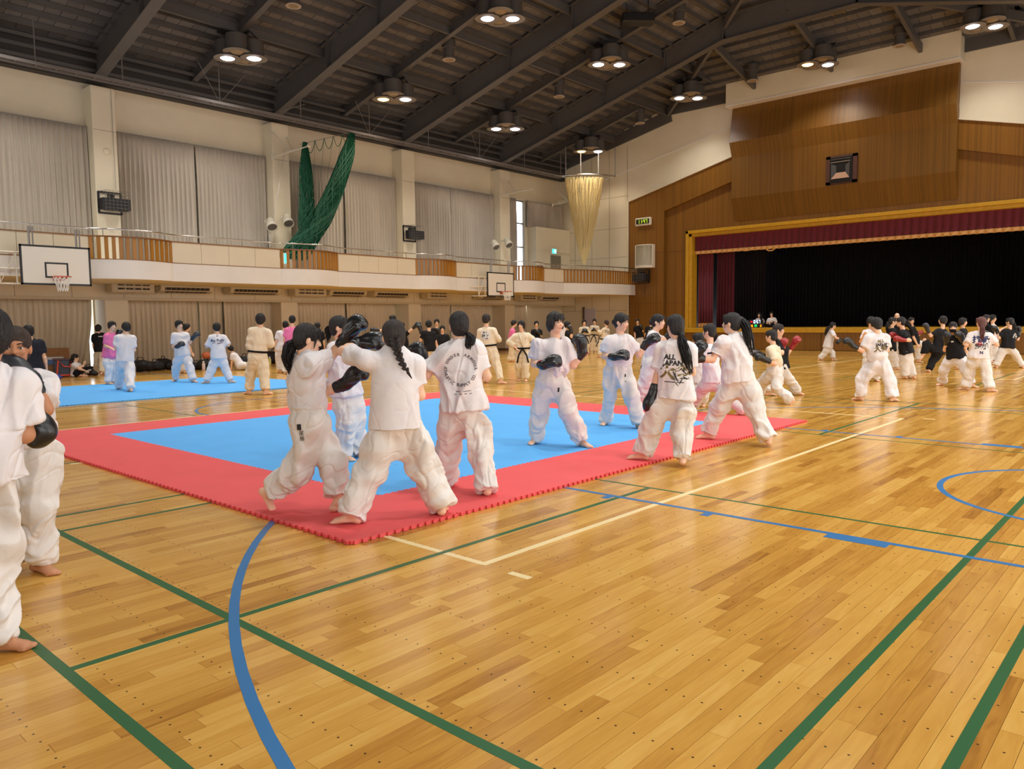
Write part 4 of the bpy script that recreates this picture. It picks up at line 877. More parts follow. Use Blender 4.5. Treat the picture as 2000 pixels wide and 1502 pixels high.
# ================================================================== PEOPLE
def unit(v):
    v = np.array(v, float); return v/(np.linalg.norm(v)+1e-12)
def lerp(a, b, t): return np.array(a, float)*(1-t)+np.array(b, float)*t
_perm = np.random.default_rng(11).permutation(256); _perm = np.concatenate([_perm, _perm, _perm]); _val = np.random.default_rng(12).uniform(-1, 1, 512)
def vnoise(P):
    """smooth value noise, P (n,3)"""
    I = np.floor(P).astype(int); F = P-I; F = F*F*(3-2*F); I &= 255; r = 0
    for dx in (0, 1):
        for dy in (0, 1):
            for dz in (0, 1):
                h = _perm[_perm[_perm[I[:, 0]+dx]+I[:, 1]+dy]+I[:, 2]+dz]
                w = (F[:, 0] if dx else 1-F[:, 0])*(F[:, 1] if dy else 1-F[:, 1])*(F[:, 2] if dz else 1-F[:, 2]); r = r+w*_val[h]
    return r
class Sdf:
    """smooth union of round cones and ellipsoids, meshed through OpenVDB"""
    def __init__(s): s.p = []
    def cone(s, a, b, ra, rb, k=.02, flat=None, clip=(), op='u'):
        s.p.append(('c', np.array(a, float), np.array(b, float), ra, rb, k, flat, clip, op)); return s
    def ell(s, c, R, rad, k=.02, clip=(), op='u'):
        s.p.append(('e', np.array(c, float), np.array(R, float), np.array(rad, float), None, k, None, clip, op)); return s
    def chain(s, pts, rad, k=.02, **kw):
        for i in range(len(pts)-1): s.cone(pts[i], pts[i+1], rad[i], rad[i+1], k, **kw)
        return s
    def mesh(s, vox, fold=None):
        bb = []
        for q in s.p:
            if q[0] == 'c': R = max(q[3], q[4])*(1 if q[6] is None or q[6][1] <= 1 else q[6][1]); bb.append((np.minimum(q[1], q[2])-R, np.maximum(q[1], q[2])+R))
            else: R = max(q[3]); bb.append((q[1]-R, q[1]+R))
        un = [b for b, q in zip(bb, s.p) if q[8] == 'u']
        lo = np.min([b[0] for b in un], 0)-3*vox-.02; hi = np.max([b[1] for b in un], 0)+3*vox+.02
        n = np.ceil((hi-lo)/vox).astype(int)+1; D = np.full(n, .1, np.float32)
        ax = [lo[i]+vox*np.arange(n[i]) for i in range(3)]
        for q, (a, b) in zip(s.p, bb):
            k = q[5]; m = max(k, 0)+2.5*vox
            i0 = np.clip(np.floor((a-m-lo)/vox).astype(int), 0, n-1); i1 = np.clip(np.ceil((b+m-lo)/vox).astype(int)+1, 1, n)
            if (i1 <= i0).any(): continue
            X = ax[0][i0[0]:i1[0], None, None].astype(np.float32); Y = ax[1][None, i0[1]:i1[1], None].astype(np.float32); Z = ax[2][None, None, i0[2]:i1[2]].astype(np.float32)
            if q[0] == 'c':
                A, B, ra, rb = q[1], q[2], q[3], q[4]
                px, py, pz = X-A[0], Y-A[1], Z-A[2]; d = B-A; mul = 1.
                if q[6] is not None:
                    nx, f = unit(q[6][0]), q[6][1]; g = 1/f-1; t = (px*nx[0]+py*nx[1]+pz*nx[2])*g; px, py, pz = px+t*nx[0], py+t*nx[1], pz+t*nx[2]; d = d+nx*(d@nx)*g; mul = min(1., f*1.15)
                L2 = d@d+1e-9; h = np.clip((px*d[0]+py*d[1]+pz*d[2])/L2, 0, 1)
                d0 = (np.sqrt((px-h*d[0])**2+(py-h*d[1])**2+(pz-h*d[2])**2)-(ra+(rb-ra)*h))*mul
            else:
                R, r = q[2], q[3]; px, py, pz = X-q[1][0], Y-q[1][1], Z-q[1][2]
                u = [(px*R[0][j]+py*R[1][j]+pz*R[2][j]) for j in range(3)]
                k0 = np.sqrt(sum((u[j]/r[j])**2 for j in range(3))); k1 = np.sqrt(sum((u[j]/r[j]**2)**2 for j in range(3)))+1e-6; d0 = k0*(k0-1)/k1
            for pt, nn in q[7]: d0 = np.maximum(d0, (X-pt[0])*nn[0]+(Y-pt[1])*nn[1]+(Z-pt[2])*nn[2])
            S = D[i0[0]:i1[0], i0[1]:i1[1], i0[2]:i1[2]]
            if q[8] == 'u':
                if k > 0: h = np.clip(.5+.5*(S-d0)/k, 0, 1); S[...] = S*(1-h)+d0*h-k*h*(1-h)
                else: np.minimum(S, d0, out=S)
            else: np.maximum(S, -d0, out=S)
        np.minimum(D, .1, out=D)
        if fold is not None:
            pass
        g = vdb.FloatGrid(.1); g.copyFromArray(np.ascontiguousarray(D, np.float32)); P, Q = g.convertToQuads(0.)
        P = P.astype(float)*vox+lo
        a, b, c = P[Q[:, 0]], P[Q[:, 1]], P[Q[:, 2]]
        if np.einsum('ij,ij->i', a-P.mean(0), np.cross(b-a, c-a)).sum() < 0: Q = Q[:, ::-1]
        return P, Q
def normals(P, Q):
    fn = np.cross(P[Q[:, 2]]-P[Q[:, 0]], P[Q[:, 3]]-P[Q[:, 1]]); N = np.zeros_like(P)
    for j in range(4): np.add.at(N, Q[:, j], fn)
    return N/(np.linalg.norm(N, axis=1, keepdims=True)+1e-12)
def relax(P, Q, it=1):
    for _ in range(it):
        S = np.zeros_like(P); C = np.zeros(len(P))
        for j in range(4): np.add.at(S, Q[:, j], P[Q[:, (j+1) % 4]]+P[Q[:, (j+3) % 4]]); np.add.at(C, Q[:, j], 2)
        P = P*.5+.5*S/C[:, None]
    return P
def cloth(P, Q, amp, freq=(7, 7, 3), seed=0., low=None):
    """creases: ridged noise along the drape; low = (z, height, factor) crumples more towards the hem"""
    N = normals(P, Q); f = np.array(freq)*.72; P2 = P*f+seed*17.3; w = vnoise(P2*.6+31)*1.2
    n = .72-2*np.abs(vnoise(P2+w[:, None])); n = n+.25*(.6-2*np.abs(vnoise(P2*2.1+w[:, None]*1.5))); n2 = vnoise(P*np.array([13, 13, 9.])+seed*5.1)
    a = amp*n
    if low is not None:
        t = np.clip(1-(P[:, 2]-low[0])/low[1], 0, 1); P3 = np.stack([P[:, 0]*5, P[:, 1]*5, P[:, 2]*13+(P[:, 0]-P[:, 1])*6], -1); m = .72-2*np.abs(vnoise(P3+seed*3.7+w[:, None]*1.3)); a = a*(1-.5*t)+amp*low[2]*t*m
    v2 = vnoise(P*np.array([7., 7., 2.])+np.stack([P[:, 2], -P[:, 2], P[:, 0]*0], -1)*2.4+seed*2.3+w[:, None]*.35); a = a-amp*.33*np.exp(-(v2/.085)**2)
    v3 = vnoise(P*np.array([5., 5., 9.])+np.stack([P[:, 2], P[:, 2]*0, -P[:, 0]-P[:, 1]], -1)*4.+seed*7.7+w[:, None]*.3); a = a-amp*.2*np.exp(-(v3/.07)**2)
    return P+N*(a+amp*.12*n2)[:, None]

def cloth_mat(name, rgb, bump=.4, rough=.8):
    return mat(name, rgb, rough, spec=.25, var=.025, scale=6, bump=bump, bscale=9, coord='Position', sheen=.0)
M_tee = cloth_mat('tee_white', (226, 222, 224)); M_pants = cloth_mat('trousers_white', (224, 219, 214)); M_gi = cloth_mat('gi_cream', (228, 214, 188))
M_blk = cloth_mat('tee_black', (24, 24, 27)); M_navy = cloth_mat('tee_navy', (30, 34, 46)); M_pink = cloth_mat('tee_pink', (232, 120, 170)); M_skirt = cloth_mat('skirt_navy', (26, 28, 40)); M_bpants = cloth_mat('trousers_black', (20, 20, 22))
M_skin = mat('skin', (234, 190, 160), .5, spec=.4, var=.03, scale=8, coord='Position'); M_skin2 = mat('skin_tan', (190, 134, 98), .5, spec=.4, var=.03, scale=8, coord='Position')
for _m in (M_skin, M_skin2): _m.node_tree.nodes['Principled BSDF'].inputs['Subsurface Weight'].default_value = .0
def hair_mat(name, rgb, rough=.42):
    return mat(name, rgb, rough, spec=.5, var=.25, scale=30, bump=.9, bscale=150, stretch=(1, 1, .1), coord='Position')
M_hair = hair_mat('hair_black', (22, 18, 18)); M_hairb = hair_mat('hair_brown', (58, 42, 34)); M_hairr = hair_mat('hair_reddish', (104, 62, 58)); M_hairt = hair_mat('hair_dark_brown', (40, 30, 26))
M_glove = mat('glove_black', (22, 23, 26), .3, spec=.6, bump=.15, bscale=12, coord='Position'); M_gloved = mat('glove_navy', (44, 48, 56), .4, spec=.5, bump=.15, bscale=12, coord='Position'); M_glover = mat('glove_red', (150, 24, 28), .3, spec=.6, bump=.15, bscale=12, coord='Position')
M_belt = cloth_mat('belt_black', (18, 17, 19)); M_eye = mat('eye_dark', (30, 22, 20), .3); M_eyew = mat('eye_white', (222, 214, 208), .35); M_lip = mat('lips', (172, 96, 88), .45); M_brow = mat('brow', (44, 34, 30), .7); M_ink = mat('print_black', (36, 34, 36), .7); M_inkw = mat('print_white', (222, 220, 212), .7); M_inkn = mat('print_navy', (34, 42, 92), .7); M_inkg = mat('print_grey', (120, 108, 112), .7); M_inkr = mat('print_red', (170, 40, 44), .7); M_inkgd = mat('print_gold', (120, 104, 60), .7); M_mask = cloth_mat('mask_black', (20, 19, 22))

def solve(P, px, L, sign, D):
    """point on the pixel ray at distance L from P, nearer ('n') or farther ('f') than P"""
    d = ray(*px); d = d/np.linalg.norm(d); w = P-EYEV; b = d@w; disc = b*b-(w@w-L*L)
    if sign == 'm' or disc < 0:
        q = at_depth(px[0], px[1], D)
        return q
    t = b-math.sqrt(disc) if sign == 'n' else b+math.sqrt(disc); return EYEV+d*t
def fix_len(A, B, L, lo=.8, hi=1.12):
    v = B-A; n = np.linalg.norm(v); return A+v/n*np.clip(n, L*lo, L*hi)

PEOPLE = []
def person(label, **S): S['label'] = label; PEOPLE.append(S)

def build_person(S, idx):
    g = S.get; z0 = g('z0', 0.); sc = g('s', 1.)
    fl, fr = g('feet'); 
    def footpt(f): return floor_pt(f[0], f[1], z0)
    Fl, Fr = footpt(fl), footpt(fr); dl, dr = Fl@E2, Fr@E2
    if g('D') is not None: D = g('D')
    else: D = (dl+dr)/2
    spread = g('spread', .42)
    def refoot(f, P, d):
        if abs(d-D) <= spread: return P
        d2 = D+math.copysign(spread, d-D); q = at_depth(f[0], f[1], d2); q[2] = z0; return q
    Fl, Fr = refoot(fl, Fl, dl), refoot(fr, Fr, dr)
    if g('flat'): Fl = at_depth(fl[0], fl[1], D); Fl[2] = z0; Fr = at_depth(fr[0], fr[1], D); Fr[2] = z0
    vox = float(np.clip(D*.00105, .0058, .024)); far = D > 14
    phi = math.radians(g('face', 0)); ph2 = math.radians(g('hips', g('face', 0))); phh = math.radians(g('look', g('face', 0)))
    rgt = lambda p: E1*math.cos(p)-E2*math.sin(p)
    fwd = lambda p: E1*math.sin(p)+E2*math.cos(p)
    Dp = D+g('dp', 0.); pel = at_depth(*g('pel'), Dp); neck = at_depth(*g('neck'), Dp+g('lean', 0.))
    up = unit(neck-pel); 
    R = rgt(phi); R = unit(R-up*(R@up)*.8); Fw = np.cross(up, R); Fw = Fw if Fw@fwd(phi) > 0 else -Fw
    R2 = rgt(ph2); F2 = fwd(ph2)
    hs = .152*sc*g('shw', 1.)
    shl = neck-R*hs-up*.07*sc; shr = neck+R*hs-up*.07*sc
    if g('shl'): shl = at_depth(*g('shl'), shl@E2)
    if g('shr'): shr = at_depth(*g('shr'), shr@E2)
    hl, hr = pel-R2*.08*sc-up*.02, pel+R2*.08*sc-up*.02
    LU, LF = .275*sc, .245*sc
    arms = []
    for sh, key in ((shl, 'L'), (shr, 'R')):
        a = g('arm'+key)
        if a is None:                                        # hanging arm
            el = sh-up*LU+rgt(phi)*(.04 if key == 'R' else -.04); wr = el-V(0, 0, LF*.9)+Fw*.1; arms.append((sh, el, wr, None, True)); continue
        e, w, gl = a[0], a[1], (a[2] if len(a) > 2 else None); sg = a[3] if len(a) > 3 else 'mm'
        el = solve(sh, e, LU, sg[0], sh@E2); el = fix_len(sh, el, LU, .85, 1.1); wr = solve(el, w, LF, sg[1], el@E2); wr = fix_len(el, wr, LF, .75, 1.15)
        arms.append((sh, el, wr, gl, False))
    legs = []
    for hip, F, f, key in ((hl, Fl, fl, 'l'), (hr, Fr, fr, 'r')):
        kn = g('knee'+key); an = g('ank'+key); toe = g('toe'+key)
        if an is not None: A = at_depth(an[0], an[1], D+(an[2] if len(an) > 2 else 0))
        else: A = F+V(0, 0, .075*sc)-F2*.03
        if kn is not None: K = at_depth(kn[0], kn[1], (hip@E2+A@E2)/2+(kn[2] if len(kn) > 2 else .05*(F2@E2)))
        else: K = lerp(hip, A, .48)+F2*.05
        K = hip+unit(K-hip)*np.clip(np.linalg.norm(K-hip), .34*sc, .46*sc); td = F2.copy()
        if g('feetdir'): q = math.radians(g('feetdir')[0 if key == 'l' else 1]); td = fwd(q)
        if an is not None: td = unit(td*.7+V(0, 0, g('toedrop', -.4)))
        if an is not None and len(an) > 3: td = unit(fwd(math.radians(an[3]))*.55+V(0, 0, -.8))
        legs.append((hip, K, A, td, an is not None))
    root = empty('person', tuple(lerp(Fl, Fr, .5)*V(1, 1, 0)+V(0, 0, z0)), g('label'), 'person', g('group'))
    skin = g('skin', M_skin); tp = g('top', 'tee'); seed = idx*1.37
    # ---------------- head frame
    hd = at_depth(*g('head'), neck@E2+g('hoff', .03)*(fwd(phh)@E2)); hf = fwd(phh); pit = math.radians(g('nod', 0)); hr_ = rgt(phh)
    hf2 = unit(hf*math.cos(pit)-V(0, 0, 1)*math.sin(pit)); rl = math.radians(g('tilt', 0)); hu = np.cross(hr_, hf2); hu = unit(hu*math.cos(rl)+hr_*math.sin(rl)); hr_ = np.cross(hf2, hu)
    HR = np.stack([hr_, hf2, hu], 1); hs_ = sc*g('hsc', 1.); H = lambda x, y, z: hd+HR@(V(x, y, z)*hs_)
    # ---------------- body
    b = Sdf(); vb = min(vox, .014 if far else vox)
    b.ell(H(0, -.012, .035), HR, V(.073, .09, .078)*hs_, .02).ell(H(0, .02, -.035), HR, V(.058, .066, .074)*hs_, .03).ell(H(0, .045, -.085), HR, V(.03, .03, .026)*hs_, .03)
    b.cone(H(0, .083, .012), H(0, .1, -.022), .008*hs_, .0135*hs_, .012).ell(H(0, .085, -.056), HR, V(.022, .012, .012)*hs_, .012)
    b.ell(H(.035, .078, -.02), HR, V(.02, .012, .018)*hs_, .02).ell(H(-.035, .078, -.02), HR, V(.02, .012, .018)*hs_, .02).ell(H(0, .078, .03), HR, V(.045, .012, .012)*hs_, .015)
    for sgn in (-1, 1): b.ell(H(sgn*.074, -.008, -.008), HR, V(.012, .02, .032)*hs_, .006)
    b.cone(neck-up*.05*sc+Fw*.0, H(0, -.02, -.05), .056*sc, .05*sc, .03)
    b.cone(pel, neck-up*.16*sc, .08*sc, .09*sc, .04, flat=(Fw, .6)).cone(shl-up*.03, shr-up*.03, .038*sc, .038*sc, .03)
    for sh, el, wr, gl, hang in arms:
        b.cone(sh-up*.01, el, .038*sc, .038*sc, .02).cone(el, lerp(el, wr, .35), .039*sc, .039*sc, .02).cone(lerp(el, wr, .35), wr, .039*sc, .026*sc, .02)
        hdv = unit(wr-el)
        if gl is None:                                       # bare hand, five curled fingers
            side = unit(np.cross(hdv, V(0, 0, 1)) if abs(hdv[2]) < .8 else Fw); nrm = np.cross(side, hdv); fr_ = max(.0085*sc, vb*.75)
            pa = wr+hdv*.045*sc; b.cone(wr, wr+hdv*.085*sc, .026*sc, .036*sc, .015, flat=(nrm, .55))
            for j in range(4):
                o = pa+side*(.027-.018*j)*sc+hdv*.04*sc; Lf = (.066, .076, .07, .055)[j]*sc; m = o+hdv*Lf*.5-nrm*.006; b.cone(o, m, fr_, fr_*.95, .004).cone(m, m+unit(hdv*.75-nrm*.66)*Lf*.5, fr_*.95, fr_*.8, .004)
            t0 = wr+hdv*.03*sc+side*.022*sc; t1 = t0+unit(side*.8+hdv*.7)*.038*sc; b.cone(t0, t1, fr_*1.2, fr_*1.1, .006).cone(t1, t1+unit(side*.15+hdv)*.03*sc, fr_*1.1, fr_*.9, .004)
        
    for hip, K, A, td, lifted in legs:
        ck = .046 if g('bottom') == 'skirt' else .036; b.cone(hip, K, .055*sc, .045*sc, .03).cone(K, lerp(K, A, .35), .045*sc, (ck+.006)*sc, .02).cone(lerp(K, A, .35), A, (ck+.004)*sc, .036*sc, .02)
        dn = unit(A-K) if lifted else V(0, 0, -1); heel = A+dn*.035*sc-td*.035*sc; ball = A+dn*.05*sc+td*.115*sc
        if not lifted: heel[2] = z0+.03*sc; ball[2] = z0+.02*sc
        sd = unit(np.cross(td, dn)); b.cone(A, heel, .036*sc, .032*sc, .015).cone(A+dn*.005, ball, .034*sc, .03*sc, .02, flat=(dn, .62)).cone(heel, ball, .03*sc, .036*sc, .015, flat=(dn, .55))
        inner = 1
        for j in range(5):
            tr_ = max((.012, .0095, .009, .0085, .008)[j]*sc, vb*.7); o = ball+sd*(.028-.0145*j)*sc+td*(.012-.006*abs(j-1))*sc; e_ = o+td*(.034-.003*j)*sc
            if not lifted: o[2] = z0+tr_+.002; e_[2] = z0+tr_
            b.cone(o, e_, tr_, tr_*.95, .004)
    P, Q = b.mesh(vb); P = relax(P, Q, 1)
    if not any(l[4] for l in legs): P[:, 2] = np.maximum(P[:, 2], z0+.0005)
    body = mesh_np('body', P, Q, skin, root, smooth=True)
    # ---------------- top
    tm = {'tee': M_tee, 'black': M_blk, 'navy': M_navy, 'pink': M_pink, 'gi': M_gi, 'long': M_tee}[tp] if not g('topmat') else g('topmat')
    t = Sdf(); hol = vox < .011; fs = sc*g('fat', 1.)
    tuck = g('tuck', False) or tp == 'gi'; hemP = pel+up*(.035*sc if tuck else -.09*sc)
    if g('hem'): hq = at_depth(*g('hem'), pel@E2); hemP = pel+up*((hq-pel)@up)
    clip = [(hemP, -up)]
    mid = lerp(pel, neck, .45); bl = .0
    t.cone(hemP-up*.12, mid, (.212 if not tuck else .142)*fs, .166*fs, .05, flat=(Fw, .84 if not tuck else .72), clip=clip).cone(mid, neck-up*.15*sc, .158*fs, .168*fs, .05, flat=(Fw, .66), clip=clip)
    if tuck: t.ell(pel+up*.11*sc, np.stack([R, Fw, up], 1), V(.168, .125, .09)*fs, .06, clip=clip)
    t.cone(shl+R*.02-up*.015, shr-R*.02-up*.015, .066*sc, .066*sc, .05).cone(neck-up*.1*sc, neck-up*.02*sc, .1*sc, .058*sc, .05, flat=(Fw, .8))
    if g('bust'): t.ell(neck-up*.21*sc+Fw*.055*sc, np.stack([R, Fw, up], 1), V(.13, .075, .085)*sc, .05, clip=clip)
    longs = tp in ('gi', 'long')
    for sh, el, wr, gl, hang in arms:
        if longs:
            en = lerp(el, wr, .72); cl = [(en, unit(wr-el))]; t.cone(sh-up*.015, el, .076*sc, .07*sc, .04).cone(el, lerp(el, wr, .95), .07*sc, .066*sc, .03, clip=cl)
        else:
            f = g('slv', .74); en = lerp(sh, el, f); cl = [(en, unit(el-sh))]; t.cone(sh-up*.015, lerp(sh, el, f+.25), .066*sc, .081*sc, .075, clip=cl)
            if False: t.cone(lerp(sh, el, f-.14), lerp(sh, el, f+.4), .062*sc, .07*sc, 0, clip=[(lerp(sh, el, f-.14), unit(sh-el))], op='s')
    if False: t.cone(hemP+up*.04, hemP-up*.3, .194*fs, .198*fs, 0, flat=(Fw, .82), clip=[(hemP+up*.05*sc, up)], op='s')
    if hol or True: t.cone(neck+up*.0, neck+up*.14, .05*sc, .075*sc, 0, op='s')
    if tp == 'gi':                                           # skirt of the jacket below the belt
        sk = pel-up*.17*sc; t.cone(pel+up*.06, sk-up*.1, .158*fs, .185*fs, .03, flat=(F2, .74), clip=[(sk, -up)])
    P, Q = t.mesh(vox); P = cloth(P, Q, g('crease', .03)*float(np.clip(1.15-D*.03, .5, 1)), (8, 8, 4), seed); P = relax(P, Q, 1)
    top = mesh_np({'gi': 'jacket', 'long': 'long_sleeved_shirt'}.get(tp, 'shirt'), P, Q, tm, root, smooth=True)
    # ---------------- trousers
    if g('bottom', 'white') != 'none':
        pm = {'white': M_pants, 'gi': M_gi, 'black': M_bpants, 'skirt': M_skirt, 'pure': M_tee}[g('bottom', 'white')]
        q = Sdf(); bg = g('bag', 1.)*sc; wz = pel+up*(.10 if tuck else .02)*sc; wst = (.148 if tuck else .135)*fs; pr_ = V(.165, .122, .12) if tuck else V(.138, .1, .12)
        q.cone(pel-up*.01, wz+up*.06, (.158 if tuck else .14)*fs, wst, .05, flat=(F2, .76), clip=[(wz, up)]).ell(pel-up*.05*sc, np.stack([R2, F2, np.cross(R2, F2)], 1), pr_*fs, .05)
        for hip, K, A, td, lifted in legs:
            dn = unit(A-K); hem = A+dn*g('cuff', .008)*sc; hip2 = hip-up*.03
            kb = lerp(K, lerp(hip2, A, .52), .3); q.cone(hip2, lerp(hip2, kb, .5), (.104 if tuck else .09)*bg, .102*bg, .055).cone(lerp(hip2, kb, .5), kb, .104*bg, .097*bg, .055).cone(kb, hem+dn*.08, .097*bg, .09*bg, .05, clip=[(hem, dn)])
            if False: q.cone(hem-dn*.09, hem+dn*.12, .078*bg, .08*bg, 0, clip=[(hem-dn*.07, -dn)], op='s')
        cr = lerp(legs[0][1], legs[1][1], .5); q.cone(pel-up*.06, lerp(pel, cr, .52), .11*sc, .075*sc, .07)
        P, Q = q.mesh(vox); zl = min(A[2] for _, _, A, _, _ in legs); P = cloth(P, Q, g('creasep', .036)*float(np.clip(1.15-D*.03, .5, 1)), (8, 8, 3.2), seed+4, (zl, .5, .85)); P = relax(P, Q, 1)
        P[:, 2] = np.maximum(P[:, 2], z0+.006)
        tro = mesh_np('skirt' if g('bottom') == 'skirt' else 'trousers', P, Q, pm, root, smooth=True)
        if D < 11 and tuck:
            w = MB(); n = 30; w.tube([pel+up*.085*sc+(R2*math.cos(a)*1.0+F2*math.sin(a)*.76)*(wst+.004) for a in np.linspace(0, 2*PI, n+1)], .017, 6, caps=False); w.build('waistband', pm, tro, smooth=True)
    # ---------------- belt
    if g('belt'):
        bt = MB(); c = pel+up*.075*sc; rad = .158*fs+.032; n = 32
        P = [[c+up*h+(R*math.cos(a)+Fw*math.sin(a)*.76)*(rad+.004*(h == 0)) for a in np.linspace(0, 2*PI, n+1)] for h in (-.021, -.02, 0, .02, .021)]; bt.grid(P); kn = c+Fw*(rad*.76+.012) if g('belt') == 'front' else c+Fw*(rad*.76+.012)
        bt.obox(kn, R, Fw, up, .03, .018, .026)
        o = bt.build('belt', M_belt, root, smooth=False); sm = o.modifiers.new('thickness', 'SOLIDIFY'); sm.thickness = .008
        for s in (-1, 1):
            e_ = MB(); p0 = kn; p1 = kn-up*.17+R*s*.1+Fw*.02; p2 = kn-up*.36+R*s*.14+Fw*.03; e_.bar(p0, p1, .04, .01, up=tuple(Fw)); e_.bar(p1, p2, .04, .01, up=tuple(Fw)); e_.build('belt_end', M_belt, o)
        if not far or D < 26:
            lp = MB()
            for s in (-1, 1):
                pts = []
                for u in np.linspace(0, 1, 7):
                    x = s*(.075-.085*u)*sc; z = -.015-.3*u; y = (.075+.06*math.sin(min(1, u*1.4)*PI/2))*sc; pts.append(neck+R*x+up*z*sc+Fw*(y+.02))
                lp.tube(pts, [.016, .018, .019, .019, .018, .016, .012], 6)
            lp.build('lapel', M_gi, top, smooth=True)
    # ---------------- gloves
    for (sh, el, wr, gl, hang), key in zip(arms, 'LR'):
        if gl is None: continue
        gm = {'b': M_glove, 'n': M_gloved, 'r': M_glover}[g('glove', 'b')]; G = wr+unit(at_depth(gl[0], gl[1], wr@E2)-wr)*.11*sc; hdv = unit(G-wr); f = unit(np.cross(hdv, up)); nr = np.cross(f, hdv)
        k = Sdf(); gs = sc*g('gsc', 1.12); fa = unit(wr-el); HB = np.stack([f, hdv, nr], 1)
        k.cone(wr-fa*.06*gs, wr+fa*.01*gs, .044*gs, .046*gs, .015).cone(wr, wr+hdv*.05*gs, .046*gs, .052*gs, .02).ell(wr+hdv*.105*gs+nr*.008*gs, HB, V(.066, .09, .062)*gs, .02).ell(wr+hdv*.145*gs-nr*.022*gs, HB, V(.064, .046, .056)*gs, .012)
        k.cone(wr+hdv*.04*gs+f*.045*gs, wr+hdv*.11*gs+f*.066*gs-nr*.025*gs, .024*gs, .03*gs, .008)
        P, Q = k.mesh(vox); P = relax(P, Q, 1); o = mesh_np('glove', P, Q, gm, root, smooth=True)
        if D < 9:
            c = MB(); f3 = unit(np.cross(fa, up)); n3 = np.cross(f3, fa); c.tube([wr-fa*.03*gs+(f3*math.cos(a)+n3*math.sin(a))*.043*gs for a in np.linspace(0, 2*PI, 21)], .008, 6, caps=False); c.build('wrist_strap', mat('strap_black', (34, 34, 38), .7), o)
            if g('badge'): MB().lathe(wr+nr*.05*gs-hdv*.02, [(0, 0), (.022, 0), (.02, .006), (0, .007)], 12, axis=nr).build('badge', mat('badge_red', (190, 40, 40), .5), o)
    # ---------------- features of the face
    if hf@E2 < .45 and D < 30:
        for sgn in (-1, 1):
            e = MB(); c = H(sgn*.031, .083, .0); e.lathe(c, [(0, .006), (.006, .0045), (.0105, 0), (.006, -.0045), (0, -.006)], 10, axis=hf2)
            R3 = HR; e.v = [tuple(c+R3@(np.array([1.35, 1., .62])*(R3.T@(np.array(v)-c)))*hs_) for v in e.v]; eo = e.build('eye', M_eyew, body, smooth=True)
            MB().lathe(H(sgn*.031, .0875, .0), [(0, .0025), (.0052, .0015), (.0058, -.001)], 10, axis=hf2).build('iris', M_eye, body)
            l = MB(); l.tube([H(sgn*(.017+.0285*u), .0885-.008*u*u, .0055+.0035*math.sin(PI*u)) for u in np.linspace(0, 1, 6)], .0021*hs_, 5); l.build('eyelid', M_brow, body)
            w = MB(); w.tube([H(sgn*(.015+.034*u), .092-.014*u*u, .0215+.006*math.sin(PI*u*.8)) for u in np.linspace(0, 1, 6)], [.002, .0035, .0038, .0035, .0028, .0015], 5); w.build('eyebrow', M_brow, body)
        m = MB(); m.tube([H(u, .0975-abs(u)*.32-u*u*3, -.0545) for u in np.linspace(-.022, .022, 7)], [.0015, .0045, .0058, .0055, .0058, .0045, .0015], 6); m.build('lips', M_lip, body, smooth=True)
        if g('mask'):
            k = Sdf(); k.ell(H(0, .035, -.055), HR, V(.066, .07, .052)*hs_, 0); P, Q = k.mesh(min(vox, .01)); mesh_np('face_mask', P, Q, M_mask, root, smooth=True)
    # ---------------- hair
    hm = g('hair', M_hair); hk = Sdf(); st = g('cut', 'pony'); clipf = []
    th = .012 if st != 'short' else .016
    hk.ell(H(0, -.016, .042), HR, V(.073+th, .09+th, .078+th)*hs_, .02)
    hk.ell(H(0, -.05, -.02), HR, V(.068+th*.7, .06, .075)*hs_, .03)
    if st in ('short', 'bob'): 
        for sgn in (-1, 1): hk.ell(H(sgn*.07, -.005, .01), HR, V(.022, .05, .05)*hs_, .02)
    if st == 'bob':
        for sgn in (-1, 1): hk.ell(H(sgn*.066, .006, -.02), HR, V(.02, .045, .062)*hs_, .025)
        hk.ell(H(0, -.052, -.045), HR, V(.068, .042, .058)*hs_, .03)
    low = -.055 if st == 'short' else -.02
    hk.cone(H(0, .098, -.005-.02*(st == 'x')), H(0, .102, -.13), .05*hs_, .075*hs_, 0, op='s')
    hk.ell(H(0, .11, .012), HR, V(.056, .05, .038)*hs_, 0, op='s')
    if g('fringe', True):                                    # a fringe of locks over the forehead
        for u in np.linspace(-.05, .05, 7): hk.cone(H(u, .066, .092), H(u*1.12, .092-abs(u)*.35, .022+.012*math.sin(u*170+idx)), .014*hs_, .006*hs_, .008)
        for sgn in (-1, 1): hk.cone(H(sgn*.06, .05, .07), H(sgn*.074, .045, -.06), .013*hs_, .005*hs_, .008)
    if st == 'bald': return root
    P, Q = hk.mesh(min(vox, .012)); N = normals(P, Q); loc = (P-hd)@HR; ang = np.arctan2(loc[:, 0], loc[:, 1]+.03)
    if st in ('short', 'bob'): n_ = vnoise(np.stack([ang*9, loc[:, 2]*12, np.full(len(P), seed)], -1)); P = P+N*(n_*.007)[:, None]
    else: n_ = vnoise(np.stack([ang*16, loc[:, 2]*5, np.full(len(P), seed)], -1)); P = P+N*(n_*.0025)[:, None]
    hair = mesh_np('hair', P, Q, hm, root, smooth=True)
